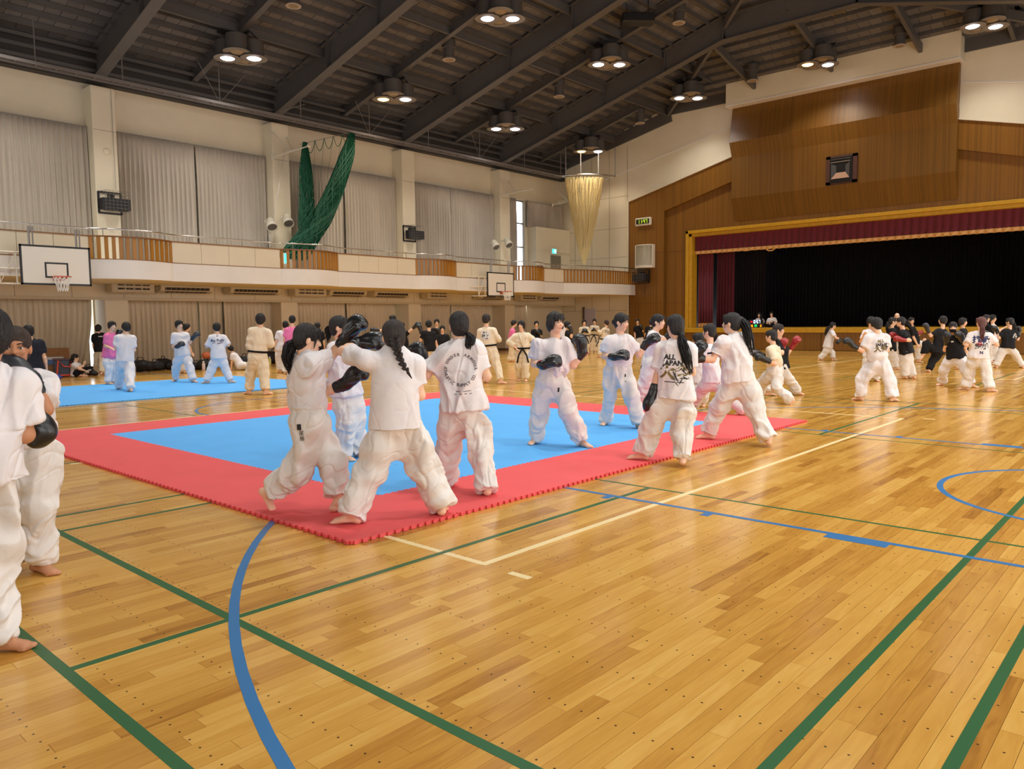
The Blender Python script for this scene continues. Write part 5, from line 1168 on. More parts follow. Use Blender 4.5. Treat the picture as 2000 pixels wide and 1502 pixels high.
    if g('tail'):
        pts = [at_depth(x, y, hd@E2+o) for x, y, o in g('tail')]; n = len(pts); k = Sdf(); rad = g('tailr', [.035]+[.042]*(n-2)+[.012])
        kk = [lerp(pts[0], pts[0], 0)]
        if g('braid'):
            m = 15; T = np.linspace(0, n-1, m); C = np.stack([np.interp(T, range(n), [p[i] for p in pts]) for i in range(3)], -1)
            for i in range(m-1):
                d = unit(C[i+1]-C[i]); s_ = unit(np.cross(d, E2)); w = .034*(1-.5*i/m); sg = 1 if i % 2 else -1
                o = C[i]+s_*sg*w*.42; ax = unit(d-s_*sg*.75); k.ell(o, np.stack([ax, unit(np.cross(ax, E2)), E2], 1), V(w*1.05, w*.6, w*.7), .001)
            k.cone(C[-1], C[-1]+unit(C[-1]-C[-2])*.05, .012, .004, .004)
            P, Q = k.mesh(.004); mesh_np('braid', P, Q, hm, hair, smooth=True)
        else:
            m = 12; T = np.linspace(0, n-1, m); C = np.stack([np.interp(T, range(n), [p[i] for p in pts]) for i in range(3)], -1); Rr = np.interp(T, np.linspace(0, n-1, len(rad)), rad)*sc
            for _ in range(2): C[1:-1] = (C[:-2]+2*C[1:-1]+C[2:])/4
            rg = np.random.default_rng(idx*9); mb = MB(); ns = 70 if D < 14 else 26; tr0 = .0055 if D < 14 else .011
            mb.tube(C, np.maximum(Rr*.72*np.linspace(1, .35, m), .004), 8)
            for q_ in range(ns):
                a_ = rg.uniform(0, 2*PI); rr_ = math.sqrt(rg.uniform(.25, 1)); wv = rg.uniform(0, 6); L_ = []
                e_ = m-int(rg.integers(0, 3)); tw = rg.uniform(-.6, .6)
                for i in range(e_):
                    d = unit(C[min(i+1, m-1)]-C[max(i-1, 0)]); s1 = unit(np.cross(d, E2+V(.01, .02, .03))); s2 = np.cross(d, s1); ang = a_+tw*i/m
                    L_.append(C[i]+(s1*math.cos(ang)+s2*math.sin(ang))*Rr[i]*rr_*(.45+.6*min(1, i/3))+s1*.006*math.sin(wv+i*.9)+(V(0, 0, -.012*max(0, i-m+4)*rg.uniform(0, 1))))
                mb.tube(L_, list(np.linspace(tr0, tr0*.35, e_)), 4)
            mb.build('ponytail', hm, hair, smooth=True)
    if st == 'bun': 
        k = Sdf(); k.ell(H(0, -.115, -.01), HR, V(.045, .04, .045)*hs_, 0); P, Q = k.mesh(min(vox, .012)); mesh_np('bun', P, Q, hm, hair, smooth=True)
    # ---------------- prints on the shirt
    if g('prints'):
        dg = [v.co[:] for v in top.data.vertices]; bvh = BVHTree.FromPolygons(dg, [tuple(p.vertices) for p in top.data.polygons])
        for pr in g('prints'): put_print(bvh, top, pr, pel, neck, R, Fw, up, sc)
    if g('tagpatch'):
        dg = [v.co[:] for v in tro.data.vertices]; bvh = BVHTree.FromPolygons(dg, [tuple(p.vertices) for p in tro.data.polygons])
        for pr in g('tagpatch'): put_print(bvh, tro, pr, pel, neck, R2, F2, up, sc)
    return root
def put_print(bvh, parent, pr, pel, neck, R, Fw, up, sc):
    """pr: (kind, data, side, u, v, size, material); u,v on the chest/back in metres from the neck, conformed to the cloth"""
    kind, data, side, u, v, size, m = pr[:7]
    if side == 'back': n = -Fw; rx = R; 
    elif side == 'front': n = Fw; rx = -R
    else: n = unit(R*side[0]+Fw*side[1]); rx = np.cross(up, n); rx = unit(rx)
    if side in ('back', 'front'): rx = unit(np.cross(up, n))
    c = neck+rx*u*sc+up*v*sc; mb = MB()
    if kind == 'text': vs, fs = text_mesh(data, size, pr[7] if len(pr) > 7 else 0., pr[8] if len(pr) > 8 else 1.); L = [(vs[:, :2], fs)]
    elif kind == 'ring':                                     # lettering round a circle
        L = []; txt, rad, a0, a1 = data; fl_ = -1 if a1 > 180 else 1
        for i, ch in enumerate(txt):
            if ch == ' ': continue
            a = math.radians(a0+(a1-a0)*i/(len(txt)-1)); vs, fs = text_mesh(ch, size, .0015); q = vs[:, :2]; th = a-PI/2*fl_
            L.append((np.stack([rad*math.cos(a)+q[:, 0]*math.cos(th)-q[:, 1]*math.sin(th), rad*math.sin(a)+q[:, 0]*math.sin(th)+q[:, 1]*math.cos(th)], -1), fs))
    elif kind == 'splash':                                   # brush strokes
        r = np.random.default_rng(int(data[0])); L = []
        for i in range(data[1]):
            a = r.uniform(0, 2*PI); ln = r.uniform(.3, 1)*size; o = r.normal(0, .28, 2)*size; d = np.array([math.cos(a), math.sin(a)]); s_ = np.array([-d[1], d[0]]); w = size*r.uniform(.05, .14); T = np.linspace(-.5, .5, 5)
            pts = [o+d*ln*t+s_*w*(1-4*t*t)*.5 for t in T]+[o+d*ln*t-s_*w*(1-4*t*t)*.5 for t in T[::-1]]; L.append((np.array(pts), [tuple(range(10))]))
    else: w, h = data; T = np.linspace(-.5, .5, 5); L = [(np.array([(w*a, h*b) for b in T for a in T]), [(i*5+j, i*5+j+1, i*5+j+6, i*5+j+5) for i in range(4) for j in range(4)])]
    for q, fs in L:
        vs = []
        for a, b in q:
            o = c+rx*a+up*b; hit, nn, _, _ = bvh.ray_cast(Vector(o+n*.5), Vector(-n))
            vs.append(np.array(hit)+n*.0035 if hit is not None and abs((np.array(hit)-o)@n) < .35 else o+n*.15)
        mb.add(vs, fs)
    if mb.v: mb.build('lettering' if kind in ('text', 'ring') else 'print', m, parent)
ZR, ZB = .0262, .0222
# ---------------- on the red and blue mat
person('girl with a long loose ponytail throwing a punch, white tee tucked into baggy trousers', z0=ZR, feet=((668, 998), (538, 990)), ankr=(525, 964, .0, 100), kneer=(585, 934, -.02), kneel=(660, 905, .0), pel=(604, 815), neck=(592, 694), head=(601, 664), face=72, hips=75, look=80, nod=12, tuck=True, bust=1,
       armR=((645, 697), (677, 660), (697, 632), 'fm'), armL=((640, 775), (664, 754), (688, 738), 'mm'), tail=[(577, 664, -.02), (566, 678, -.03), (560, 698, -.03), (567, 722, -.03)], tailr=[.035, .05, .05, .015], slv=.82, feetdir=(85, 90), badge=1, lean=.0, cuff=-.05,
       prints=[('splash', (3, 9), (-.8, -.6), 0, -.26, .12, M_ink), ('text', '流', (-.75, -.6), 0, -.2, .1, M_ink), ('rect', (.035, .035), (-.72, -.62), 0, -.36, .03, M_inkr)], tagpatch=[('rect', (.035, .045), (.8, -.5), -.03, -.54, 0, M_ink), ('text', '尾\n藤', (.8, -.5), -.015, -.61, .042, M_ink)])
person('girl half hidden behind the punching girl, pinkish white tee, forearm held across', z0=ZR, feet=((703, 893), (675, 899)), pel=(674, 757), neck=(665, 668), head=(664, 640), face=125, look=105, hips=140, armR=((637, 711), (661, 703), (678, 700), 'mf'), armL=((696, 705), (690, 690), (684, 684), 'mf'), tail=[(651, 636, .06), (642, 646, .08), (640, 664, .08)], kneer=(678, 826), kneel=(695, 826), bust=1)
person('woman with a dark braid down her back, white tee, in a wide stance', z0=ZR, feet=((688, 1021), (861, 1003)), pel=(771, 812), neck=(768, 680), head=(768, 658), face=-18, look=-14, hips=-15, cuff=.02, slv=.66, kneel=(722, 928), kneer=(829, 920), shl=(712, 700), shr=(812, 712), armL=((670, 686), (700, 672), (720, 668), 'ff'), armR=((820, 770), (796, 748), (785, 735), 'mf'), braid=1, hair=M_hairt,
       tail=[(772, 664, -.1), (776, 684, -.14), (784, 708, -.16), (797, 728, -.15)], feetdir=(-75, 10), fat=1.02, bag=1.08, fringe=False, crease=.011)
person('woman seen from behind in a white tee with a circle of printed letters', z0=ZR, cuff=.035, feet=((872, 948), (952, 965)), pel=(904, 780), neck=(897, 668), head=(896, 637), face=2, look=-12, kneel=(872, 882), kneer=(941, 880), armL=((833, 733), (829, 711), (820, 693), 'mf'), armR=((951, 735), (936, 720), (925, 705), 'mf'), tail=[(914, 652, -.06), (921, 664, -.1), (914, 676, -.1), (922, 680, -.1)], tailr=[.03, .04, .03, .015], fringe=False, fat=1.05, feetdir=(-10, 5),
       prints=[('ring', ('UNDER ARMOUR', .13, 148, 2), 'back', 0, -.235, .034, M_inkg), ('ring', ('ATHLETIC SUPPLY CO.', .13, 170, 340), 'back', 0, -.235, .034, M_inkg), ('rect', (.13, .006), 'back', .015, -.415, 0, M_inkg)]+[('rect', (.022, .006), 'back', _u, -.438, 0, M_inkg) for _u in (-.055, -.01, .035, .075)])
person('short haired woman facing the camera with black gloves, standing on the blue', z0=ZR, feet=((1137, 873), (1046, 867)), pel=(1079, 738), neck=(1086, 663), head=(1085, 631), face=175, look=140, kneel=(1107, 806), kneer=(1056, 800), armR=((1043, 709), (1061, 713), (1080, 706), 'mn'), armL=((1120, 714), (1128, 702), (1137, 685), 'mm'), tuck=True, cut='bob', s=1.03, badge=1, feetdir=(140, 205), tagpatch=[('rect', (.02, .05), 'front', .07, -.56, 0, M_ink)], shl=(1108, 671), shr=(1052, 671))
person('woman with hair in a bun, guarding with black gloves, trousers tinted blue', z0=ZR, feet=((1249, 837), (1184, 830)), pel=(1208, 719), neck=(1211, 654), head=(1214, 629.5), face=165, look=125, nod=8, kneel=(1232, 772), kneer=(1191, 772), armR=((1180, 695), (1199, 697), (1214, 694), 'mn'), armL=((1247, 692), (1258, 677), (1268, 667), 'mm'), tuck=True, cut='bun', feetdir=(150, 200), tagpatch=[('rect', (.02, .04), 'front', .07, -.55, 0, M_ink), ('rect', (.025, .09), 'front', .07, -.62, 0, M_inkw), ('text', '三\n橋', 'front', .07, -.62, .028, M_ink)])
person('woman leaning toward the long ponytail girl, white tee tucked in, arm across', z0=ZR, feet=((1298, 800), (1253, 799)), pel=(1271, 703), neck=(1279, 647), head=(1286, 629), face=100, look=115, kneer=(1258, 752), kneel=(1285, 752), armR=((1291, 668), (1304, 657), (1312, 652), 'nm'), armL=((1296, 665), (1309, 655), (1318, 650), 'mm'), tuck=True, cut='bun', s=1.05, tagpatch=[('rect', (.02, .05), (.8, -.6), -.02, -.56, 0, M_ink)])
person('woman with a waist length black ponytail over the ALL JAPAN print', z0=ZR, feet=((1256, 897), (1334, 906)), pel=(1319, 762), neck=(1324, 668), head=(1318, 638), face=8, look=-28, kneel=(1272, 830), kneer=(1333, 838), armL=((1284, 733), (1278, 760), (1273, 778), 'mm'), armR=((1352, 715), (1342, 694), (1335, 680), 'mf'), tail=[(1329, 650, -.08), (1334, 674, -.14), (1342, 702, -.16), (1351, 726, -.14)], tailr=[.035, .05, .055, .02], feetdir=(-80, 5), fat=1.04, bag=1.04,
       prints=[('text', 'ALL', 'back', -.055, -.155, .07, M_ink, .003), ('text', 'JAPAN', 'back', -.02, -.215, .07, M_ink, .003), ('text', '大会', 'back', .0, -.31, .15, M_inkgd, .006), ('splash', (8, 12), 'back', .06, -.33, .13, M_ink), ('rect', (.2, .008), 'back', .0, -.405, 0, M_ink)])
person('girl in a white tee lunging, seen between the two long ponytails', z0=ZR, feet=((1348, 800), (1452, 811)), pel=(1391, 735), neck=(1386, 672), head=(1385, 648), face=-75, look=-65, hips=-70, kneel=(1362, 768), kneer=(1418, 772), armL=((1366, 702), (1353, 693), (1346, 687), 'mm'), armR=((1370, 700), (1356, 690), (1349, 684), 'mm'), tail=[(1394, 647, 0), (1398, 660, 0), (1395, 676, 0)], tailr=[.03, .035, .012], z1=0, feetdir=(-80, -70))
person('crouching dark haired boy seen between the two ponytail girls', feet=((1374, 794), (1358, 794)), pel=(1367, 738), neck=(1364, 684), head=(1363, 664), face=180, look=-60, cut='short', s=.95)
person('tall woman with a high ponytail and black glove, white tee with a dark sleeve stripe', z0=ZR, feet=((1384, 857), (1499, 868)), pel=(1440, 730), neck=(1434, 653), head=(1428, 632), face=-42, look=-68, hips=-20, kneel=(1404, 798), kneer=(1474, 800), armL=((1394, 697), (1374, 701), (1361, 697), 'mm'), armR=((1462, 695), (1450, 688), (1440, 684), 'mf'), shl=(1410, 667), tail=[(1445, 620, -.02), (1456, 634, -.06), (1463, 660, -.08), (1470, 690, -.08)], tailr=[.035, .05, .055, .02], feetdir=(-80, 0), s=1.03, bag=1.05,
       prints=[('rect', (.1, .022), (-.7, -.6), -.25, -.19, 0, M_ink)])
person('small girl in white in a deep lunge with a black glove, before red gloves', feet=((1479, 778), (1552, 796)), ankr=(1544, 783, -.35, -60), pel=(1513, 720), neck=(1511, 675), head=(1506, 657), face=-70, look=-70, kneel=(1484, 748), kneer=(1512, 764, -.1), armL=((1514, 711), (1498, 704), (1486, 699), 'nm'), armR=((1505, 703), (1494, 697), (1485, 693), 'mm'), tuck=True, tail=[(1515, 660, 0), (1519, 668, 0), (1518, 678, 0)], tailr=[.03, .04, .015], s=.96, topmat=M_gi)
person('woman in a black tee with bright red gloves, white trousers, facing the stage', feet=((1505, 773), (1559, 772)), pel=(1526, 712), neck=(1524, 665), head=(1521, 645), face=95, look=95, kneer=(1542, 740), kneel=(1512, 742), top='black', glove='r', armR=((1527, 690), (1528, 681), (1530, 672), 'nf'), armL=((1538, 690), (1546, 679), (1553, 668), 'mm'), cut='pony', hair=M_hairt, feetdir=(90, 70))
# ---------------- by the stage
person('woman in white walking alone with a long ponytail before the stage front', feet=((1629, 704), (1602, 704)), pel=(1617, 675), neck=(1624, 645), head=(1627, 636), face=65, look=70, armR=((1633, 660), (1638, 662), (1642, 664), 'nm'), kneel=(1626, 688), tail=[(1620, 637, -.05), (1615, 645, -.08), (1611, 655, -.08)], tailr=[.05, .06, .03])
person('short haired fighter seen from behind in white with one black glove held out', feet=((1679, 782), (1742, 784)), pel=(1715, 708), neck=(1713, 652), head=(1710, 634), face=-18, look=-58, kneel=(1682, 740), kneer=(1737, 740), armL=((1684, 685), (1676, 681), (1665, 675), 'mm'), armR=((1733, 684), (1722, 674), (1716, 668), 'mf'), tuck=True, cut='short', bag=1.12, feetdir=(-60, 40), bottom='pure',
       prints=[('text', 'ALL', 'back', .02, -.13, .07, M_inkgd, .003), ('text', 'JAPAN', 'back', .03, -.19, .065, M_ink, .003), ('text', '大会', 'back', .02, -.27, .12, M_inkgd, .005), ('splash', (12, 14), 'back', .09, -.22, .12, M_ink)])
person('person in a white tee standing behind the short haired fighter', feet=((1712, 745), (1690, 745)), pel=(1702, 690), neck=(1702, 643), head=(1702, 629), face=150, armR=((1683, 664), (1688, 655), None, 'mn'), cut='short')
person('woman in black clinching, face toward her partner with the red gloves', feet=((1752, 722), (1739, 722)), pel=(1740, 680), neck=(1742, 641), head=(1744, 628), face=70, look=80, top='black', armR=((1748, 662), (1756, 655), (1760, 651), 'nm'), glove='n', tail=[(1735, 628, 0), (1732, 640, 0), (1733, 650, 0)])
person('woman in black with red gloves and a side ponytail, in a clinch', feet=((1765, 740), (1781, 740)), pel=(1770, 684), neck=(1764, 644), head=(1759, 629), face=-72, look=-80, top='black', glove='r', armL=((1777, 665), (1763, 664), (1750, 661), 'nm'), armR=((1765, 664), (1755, 660), (1747, 656), 'mm'), tail=[(1768, 624, 0), (1777, 636, 0), (1783, 655, 0)], tailr=[.04, .055, .02])
person('balding man at the rear, only his forehead above the clinching pair', feet=((1756, 706), (1748, 706)), pel=(1752, 662), neck=(1752, 629), head=(1752, 618), face=180, top='black', cut='bald')
person('woman in black kicking sideways with a white leg, red glove', feet=((1795, 708), (1795, 708)), ankr=(1824, 677, 0, 90), kneer=(1806, 672), pel=(1787, 668), neck=(1782, 638), head=(1780, 627), face=95, look=150, top='black', glove='r', armL=((1792, 656), (1796, 652), (1796, 650), 'mm'), spread=.3)
person('fighter all in black raising a knee, dark glove up, white round print', feet=((1812, 727), (1812, 727)), ankl=(1804, 690, 0, -80), kneel=(1806, 664), kneer=(1821, 704), pel=(1832, 684), neck=(1841, 643), head=(1841, 626), face=-50, look=-70, top='black', bottom='black', glove='n', armL=((1820, 655), (1813, 647), (1809, 637), 'mm'), cut='bob', fringe=False, prints=[('splash', (21, 12), 'back', .06, -.18, .14, M_inkw)])
person('woman in a black tee and black face mask with both gloves raised', feet=((1896, 757), (1839, 753)), pel=(1866, 692), neck=(1862, 655), head=(1861, 640), face=180, look=176, top='black', mask=1, armR=((1846, 676), (1849, 667), (1849, 659), 'mn'), armL=((1882, 672), (1877, 664), (1874, 656), 'mn'), kneel=(1884, 720), kneer=(1844, 718), feetdir=(120, 220), bottom='pure', prints=[('rect', (.05, .03), 'front', -.03, -.12, 0, M_inkw)])
person('dark haired woman in black standing behind the masked woman, in profile', feet=((1890, 722), (1872, 722)), pel=(1880, 680), neck=(1881, 642), head=(1881, 629), face=100, top='black', cut='bob')
person('woman with a reddish ponytail in a white tee with a bold black print', feet=((1886, 762), (1932, 765)), pel=(1912, 692), neck=(1916, 648), head=(1916, 631), face=-8, look=-30, hair=M_hairr, kneel=(1893, 726), kneer=(1926, 730), armL=((1890, 671), (1881, 665), (1876, 657), 'mf'), armR=((1944, 670), (1936, 662), (1930, 656), 'mf'), tail=[(1917, 632, -.08), (1919, 648, -.14), (1917, 664, -.14)], tailr=[.04, .045, .02], feetdir=(-60, 70),
       prints=[('text', '挑戦', 'back', .0, -.17, .15, M_inkn, .006), ('text', '空手', 'back', .02, -.3, .12, M_ink, .006), ('text', 'N', 'back', .02, -.42, .08, M_inkn, .004), ('splash', (5, 10), 'back', .02, -.25, .12, M_inkr)])
person('dark ponytailed woman in black behind the reddish ponytail', feet=((1934, 712), (1922, 712)), pel=(1929, 668), neck=(1928, 635), head=(1927, 622), face=50, top='black', tail=[(1924, 624, -.1), (1932, 640, -.1), (1934, 655, -.1)])
person('person in white standing in profile behind, near the edge of the stage', feet=((1945, 708), (1934, 708)), pel=(1940, 664), neck=(1940, 634), head=(1939, 622), face=90, cut='short', armL=((1950, 646), (1958, 642), None, 'mm'))
person('woman in a black tee with a pale fox print, wide stance, last by the stage', feet=((1945, 719), (1996, 719)), pel=(1968, 674), neck=(1972, 643), head=(1972, 629), face=-20, look=-65, top='black', kneel=(1953, 696), kneer=(1986, 698), armR=((1986, 658), (1990, 651), (1990, 643), 'mf'), armL=((1955, 655), (1948, 648), (1945, 644), 'mf'), tail=[(1979, 628, -.04), (1982, 642, -.06), (1983, 656, -.06)], tailr=[.04, .05, .02], prints=[('splash', (33, 12), 'back', .12, -.2, .13, M_inkw)])
# ---------------- cut by the frame
person('fighter cut by the frame edge, white tee and trousers, forearm bent', feet=((-75, 1262), (-6, 1268)), pel=(-40, 892), neck=(-32, 722), head=(-22, 656), face=8, look=5, kneer=(-2, 1055), armR=((48, 843), (38, 800), (50, 812), 'mf'), armL=((-95, 840), (-85, 800), (-80, 790), 'mf'), cut='short', skin=M_skin2, shr=(32, 752), feetdir=(60, 115), spread=.3, fat=.98, bag=.9)
person('tanned brown haired woman peering over a dark raised glove, arm bent sharply', feet=((78, 1120), (20, 1118)), pel=(48, 874), neck=(33, 733), head=(29, 680), face=178, look=182, lean=-.08, kneel=(76, 975), armL=((89, 800), (70, 762), (44, 732), 'nm'), armR=((-10, 800), (0, 772), (10, 750), 'nm'), tuck=True, skin=M_skin2, hair=M_hairb, cut='pony', shl=(80, 748), feetdir=(150, 190), glove='n', fringe=False, bag=.9, fat=.88)
# ---------------- around the far blue mat
person('man in a navy tee standing with his back turned, near the beige curtain', feet=((58, 791), (76, 791)), pel=(66, 714), neck=(59, 664), head=(55, 648), face=15, look=-20, top='navy', cut='short', fringe=False)
person('man in a black tee and cream trousers near the lifted curtain edge', feet=((189, 731), (199, 732)), pel=(197, 681), neck=(194, 651), head=(192, 642), face=15, top='black', bottom='gi', cut='short', fringe=False, prints=[('rect', (.12, .03), 'back', .05, -.1, 0, M_inkw)])
person('man in a pink tee sparring with dark gloves raised to his face', z0=ZB, feet=((222, 749), (213, 751)), pel=(214, 692), neck=(216, 650), head=(219, 637), face=130, look=150, top='pink', cut='short', armL=((228, 666), (230, 658), (233, 648), 'mm'), armR=((206, 676), (217, 680), None, 'mn'), bottom='pure')
person('man seen from behind in plain white tee, sparring with the pink tee', z0=ZB, feet=((233, 760), (255, 765)), pel=(244, 698), neck=(245, 653), head=(246, 640), face=-15, look=-25, cut='short', fringe=False, kneel=(234, 730), kneer=(253, 734), armR=((262, 684), (256, 674), (250, 668), 'mf'), armL=((226, 680), (228, 670), (230, 664), 'mf'), bottom='pure')
person('girl sitting on the floor hugging her knees beside the blue cooler', feet=((163, 735), (158, 736)), pel=(149, 729), neck=(148, 708), head=(147, 699), face=110, look=90, kneel=(160, 717, -.1), kneer=(157, 717, -.1), bottom='skirt', cuff=-.26, tail=[(140, 699, -.05), (140, 708, -.05), (143, 722, -.1)], tailr=[.06, .06, .03], armR=((154, 720), (160, 722), None, 'nm'), armL=((156, 718), (161, 721), None, 'mm'), s=.95)
person('man in white facing the camera with dark gloves on the far blue mat', z0=ZB, feet=((378, 747), (343, 745)), pel=(356, 689), neck=(352, 649), head=(350, 635), face=165, look=150, cut='short', armR=((338, 679), (346, 677), (354, 672), 'mn'), armL=((370, 670), (374, 664), (378, 658), 'mm'), kneel=(371, 718), kneer=(343, 718), feetdir=(140, 210), bottom='pure', glove='n')
person('man in black standing behind the white sparring man', feet=((364, 729), (356, 729)), pel=(360, 684), neck=(363, 651), head=(365, 640), face=60, look=80, top='black', cut='short')
person('man from behind with a navy signature print on a long white tee', z0=ZB, feet=((405, 749), (450, 748)), pel=(427, 694), neck=(424, 653), head=(423, 640), face=2, look=-10, cut='short', fringe=False, kneel=(413, 722), kneer=(441, 722), armL=((404, 677), (411, 668), None, 'mf'), armR=((445, 673), (438, 666), None, 'mf'), bottom='pure', slv=.95, feetdir=(-60, 60), prints=[('text', 'Au Fujir', 'back', 0, -.155, .1, M_inkn, .003), ('rect', (.26, .012), 'back', 0, -.215, 0, M_inkn), ('rect', (.1, .01), 'back', .03, -.235, 0, M_inkn), ('rect', (.05, .015), 'back', 0, -.04, 0, M_inkn)])
person('boy in white sitting bent forward on the floor by the bags', feet=((478, 723), (474, 723)), pel=(469, 714), neck=(455, 690), head=(450, 682), face=-70, look=-60, kneel=(478, 712, -.1), kneer=(476, 712, -.1), cut='short', s=.9, armL=((453, 703), (452, 714), None, 'mm'))
person('tall man in a cream karate jacket and black belt, arms folded, back turned', z0=0, feet=((487, 770), (520, 771)), pel=(503, 694), neck=(508, 640), head=(509, 625), face=4, look=10, top='gi', bottom='gi', belt='back', cut='short', fringe=False, s=1.1, armL=((488, 676), (500, 670), None, 'mf'), armR=((529, 672), (516, 666), None, 'mf'), feetdir=(-40, 60), cuff=-.02, kneel=(489, 730), kneer=(516, 730))
person('man in a pink tee seen from behind, next to the tall karate man', feet=((557, 731), (575, 731)), pel=(569, 675), neck=(571, 639), head=(571, 625), face=8, top='pink', cut='short', fringe=False, s=1.06)
person('youth in a white tee standing by the pink tee, arm hanging', feet=((546, 728), (555, 728)), pel=(550, 680), neck=(554, 646), head=(558, 635), face=-20, look=20, cut='short')
person('dark clad person by the low curtains beyond the pink tee', feet=((616, 722), (624, 722)), pel=(620, 676), neck=(620, 647), head=(620, 637), face=10, top='black', bottom='black', cut='short', fringe=False)
person('man in black with an arm and glove stretched toward his partner', feet=((758, 726), (778, 726)), pel=(767, 678), neck=(766, 638), head=(766, 624), face=-80, look=-80, top='black', cut='short', armL=((748, 646), (738, 645), (729, 644), 'mm'))
person('youth in black punching to the side with a dark glove, past the braid', feet=((784, 726), (798, 726)), pel=(790, 682), neck=(786, 649), head=(785, 638), face=80, top='black', cut='short', armR=((800, 647), (808, 640), (816, 633), 'mm'))
person('man in black and cream trousers from behind, glove lifted', feet=((832, 729), (848, 729)), pel=(839, 680), neck=(838, 646), head=(837, 634), face=-8, top='black', bottom='gi', cut='short', fringe=False, armL=((826, 656), (822, 643), (817, 634), 'mm'))
person('young man in black facing the camera near the third pillar', feet=((860, 712), (848, 712)), pel=(854, 672), neck=(853, 641), head=(853, 630), face=180, top='black', cut='short', armL=((862, 657), (860, 652), (859, 650), 'mn'))
person('shorter youth in black beside him, mostly behind a woman', feet=((872, 716), (860, 716)), pel=(866, 680), neck=(864, 653), head=(864, 643), face=180, top='black', cut='short')
person('man in a karate jacket with a name tag on his back and black belt', feet=((951, 748), (978, 750)), pel=(955, 681), neck=(950, 640), head=(950, 624), face=12, look=20, top='gi', bottom='gi', belt='back', cut='short', fringe=False, s=1.06, armR=((974, 662), (966, 654), None, 'mf'), armL=((936, 660), (944, 652), None, 'mf'), feetdir=(-20, 75), cuff=-.02, hair=M_hairt,
       prints=[('rect', (.22, .2), 'back', -.02, -.17, 0, M_inkw), ('text', '森下', 'back', -.02, -.18, .09, M_inkn, .003), ('text', '東 上', 'back', -.02, -.105, .045, M_inkn, .002), ('rect', (.12, .02), 'back', -.02, -.245, 0, M_inkn)])
person('woman in a karate jacket facing the camera, hands on hips, black belt', feet=((1027, 745), (1014, 744)), pel=(1020, 686), neck=(1019, 650), head=(1018, 636), face=178, look=200, top='gi', bottom='gi', belt='front', cut='bob', armR=((998, 665), (1008, 680), None, 'mn'), armL=((1047, 667), (1033, 681), None, 'mn'), cuff=-.01, fat=1.08, prints=[('splash', (2, 6), 'front', .09, -.13, .06, M_inkr)])
person('youth in a pink tee standing behind the karate woman', feet=((1003, 707), (996, 707)), pel=(1000, 670), neck=(1001, 642), head=(1004, 632), face=85, top='pink', cut='short', bottom='gi')
person('youth in a black tee with gloves near the last light slit', feet=((1054, 701), (1045, 701)), pel=(1049, 668), neck=(1048, 643), head=(1047.5, 633), face=170, top='black', cut='short', armL=((1056, 656), (1054, 652), (1052, 650), 'mn'))
person('person in white partly hidden behind the short haired woman', feet=((1104, 706), (1096, 706)), pel=(1100, 668), neck=(1099, 636), head=(1098, 624), face=170, cut='short')
person('youth in a black tee with a raised glove behind the short haired woman', feet=((1117, 716), (1107, 716)), pel=(1112, 676), neck=(1109, 645), head=(1108.6, 635), face=95, top='black', cut='short', armR=((1116, 658), (1116, 652), (1115, 645), 'nm'))
person('karate youth with gloves before the lilac door, belt tied in front', feet=((1147, 694), (1138, 694)), pel=(1142, 659), neck=(1141, 638), head=(1141, 630), face=172, top='gi', bottom='gi', belt='front', cut='short', armR=((1134, 650), (1138, 648), (1141, 646), 'mn'), armL=((1151, 650), (1146, 648), (1142, 645), 'mn'), cuff=-.02)
person('karate youth with dark gloves in front of the pale end wall', feet=((1163, 689), (1156, 689)), pel=(1160, 657), neck=(1162, 636), head=(1161, 628), face=180, top='gi', bottom='gi', belt='front', cut='short', armR=((1155, 647), (1157, 645), (1160, 644), 'mn'), armL=((1169, 647), (1166, 645), (1162, 643), 'mn'), cuff=-.02)
person('karate fighter with light hair seen from behind, dark letters on his back', feet=((1170, 698), (1182, 697)), pel=(1178, 666), neck=(1184, 640), head=(1184, 631), face=-50, top='gi', bottom='gi', belt='back', cut='short', hair=M_hairb, fringe=False, cuff=-.02, armL=((1172, 650), (1168, 647), None, 'mm'), prints=[('text', '道心', 'back', 0, -.17, .13, M_inkn, .005)])
person('youth in black before the wood panelling with a glove up', feet=((1253, 688), (1245, 688)), pel=(1249, 656), neck=(1246, 636), head=(1245, 628), face=175, top='black', cut='short', armL=((1255, 645), (1254, 642), (1253, 640), 'mn'))
person('youth in a black tee with white back print before the wood panelling', feet=((1265, 692), (1273, 692)), pel=(1268, 660), neck=(1271, 638), head=(1272, 629), face=5, top='black', cut='short', fringe=False, prints=[('splash', (14, 10), 'back', 0, -.2, .14, M_inkw)])
# ---------------- on the stage edge
person('schoolgirl with long hair sitting on the stage behind the scoreboard', z0=1.085, D=38.4, flat=1, feet=((1490, 641), (1484, 641)), pel=(1484, 637), neck=(1483, 622), head=(1482.4, 615.3), face=180, bottom='skirt', cuff=-.26, kneel=(1490, 632, -.3), kneer=(1481, 632, -.3), cut='bob', tail=[(1486, 614, -.05), (1487, 622, -.08), (1486.5, 628, -.1)], tailr=[.05, .06, .04])
person('schoolgirl in a dark face mask sitting on the stage edge', z0=1.085, D=37.7, flat=1, feet=((1510, 641), (1504, 641)), pel=(1508, 637), neck=(1507.5, 620.5), head=(1506.6, 613.5), face=180, mask=1, bottom='skirt', cuff=-.26, kneel=(1514, 632, -.3), kneer=(1503, 632, -.3), cut='bob', armL=((1516, 629), (1511, 628), None, 'mn'), armR=((1499, 629), (1504, 630), None, 'mn'))
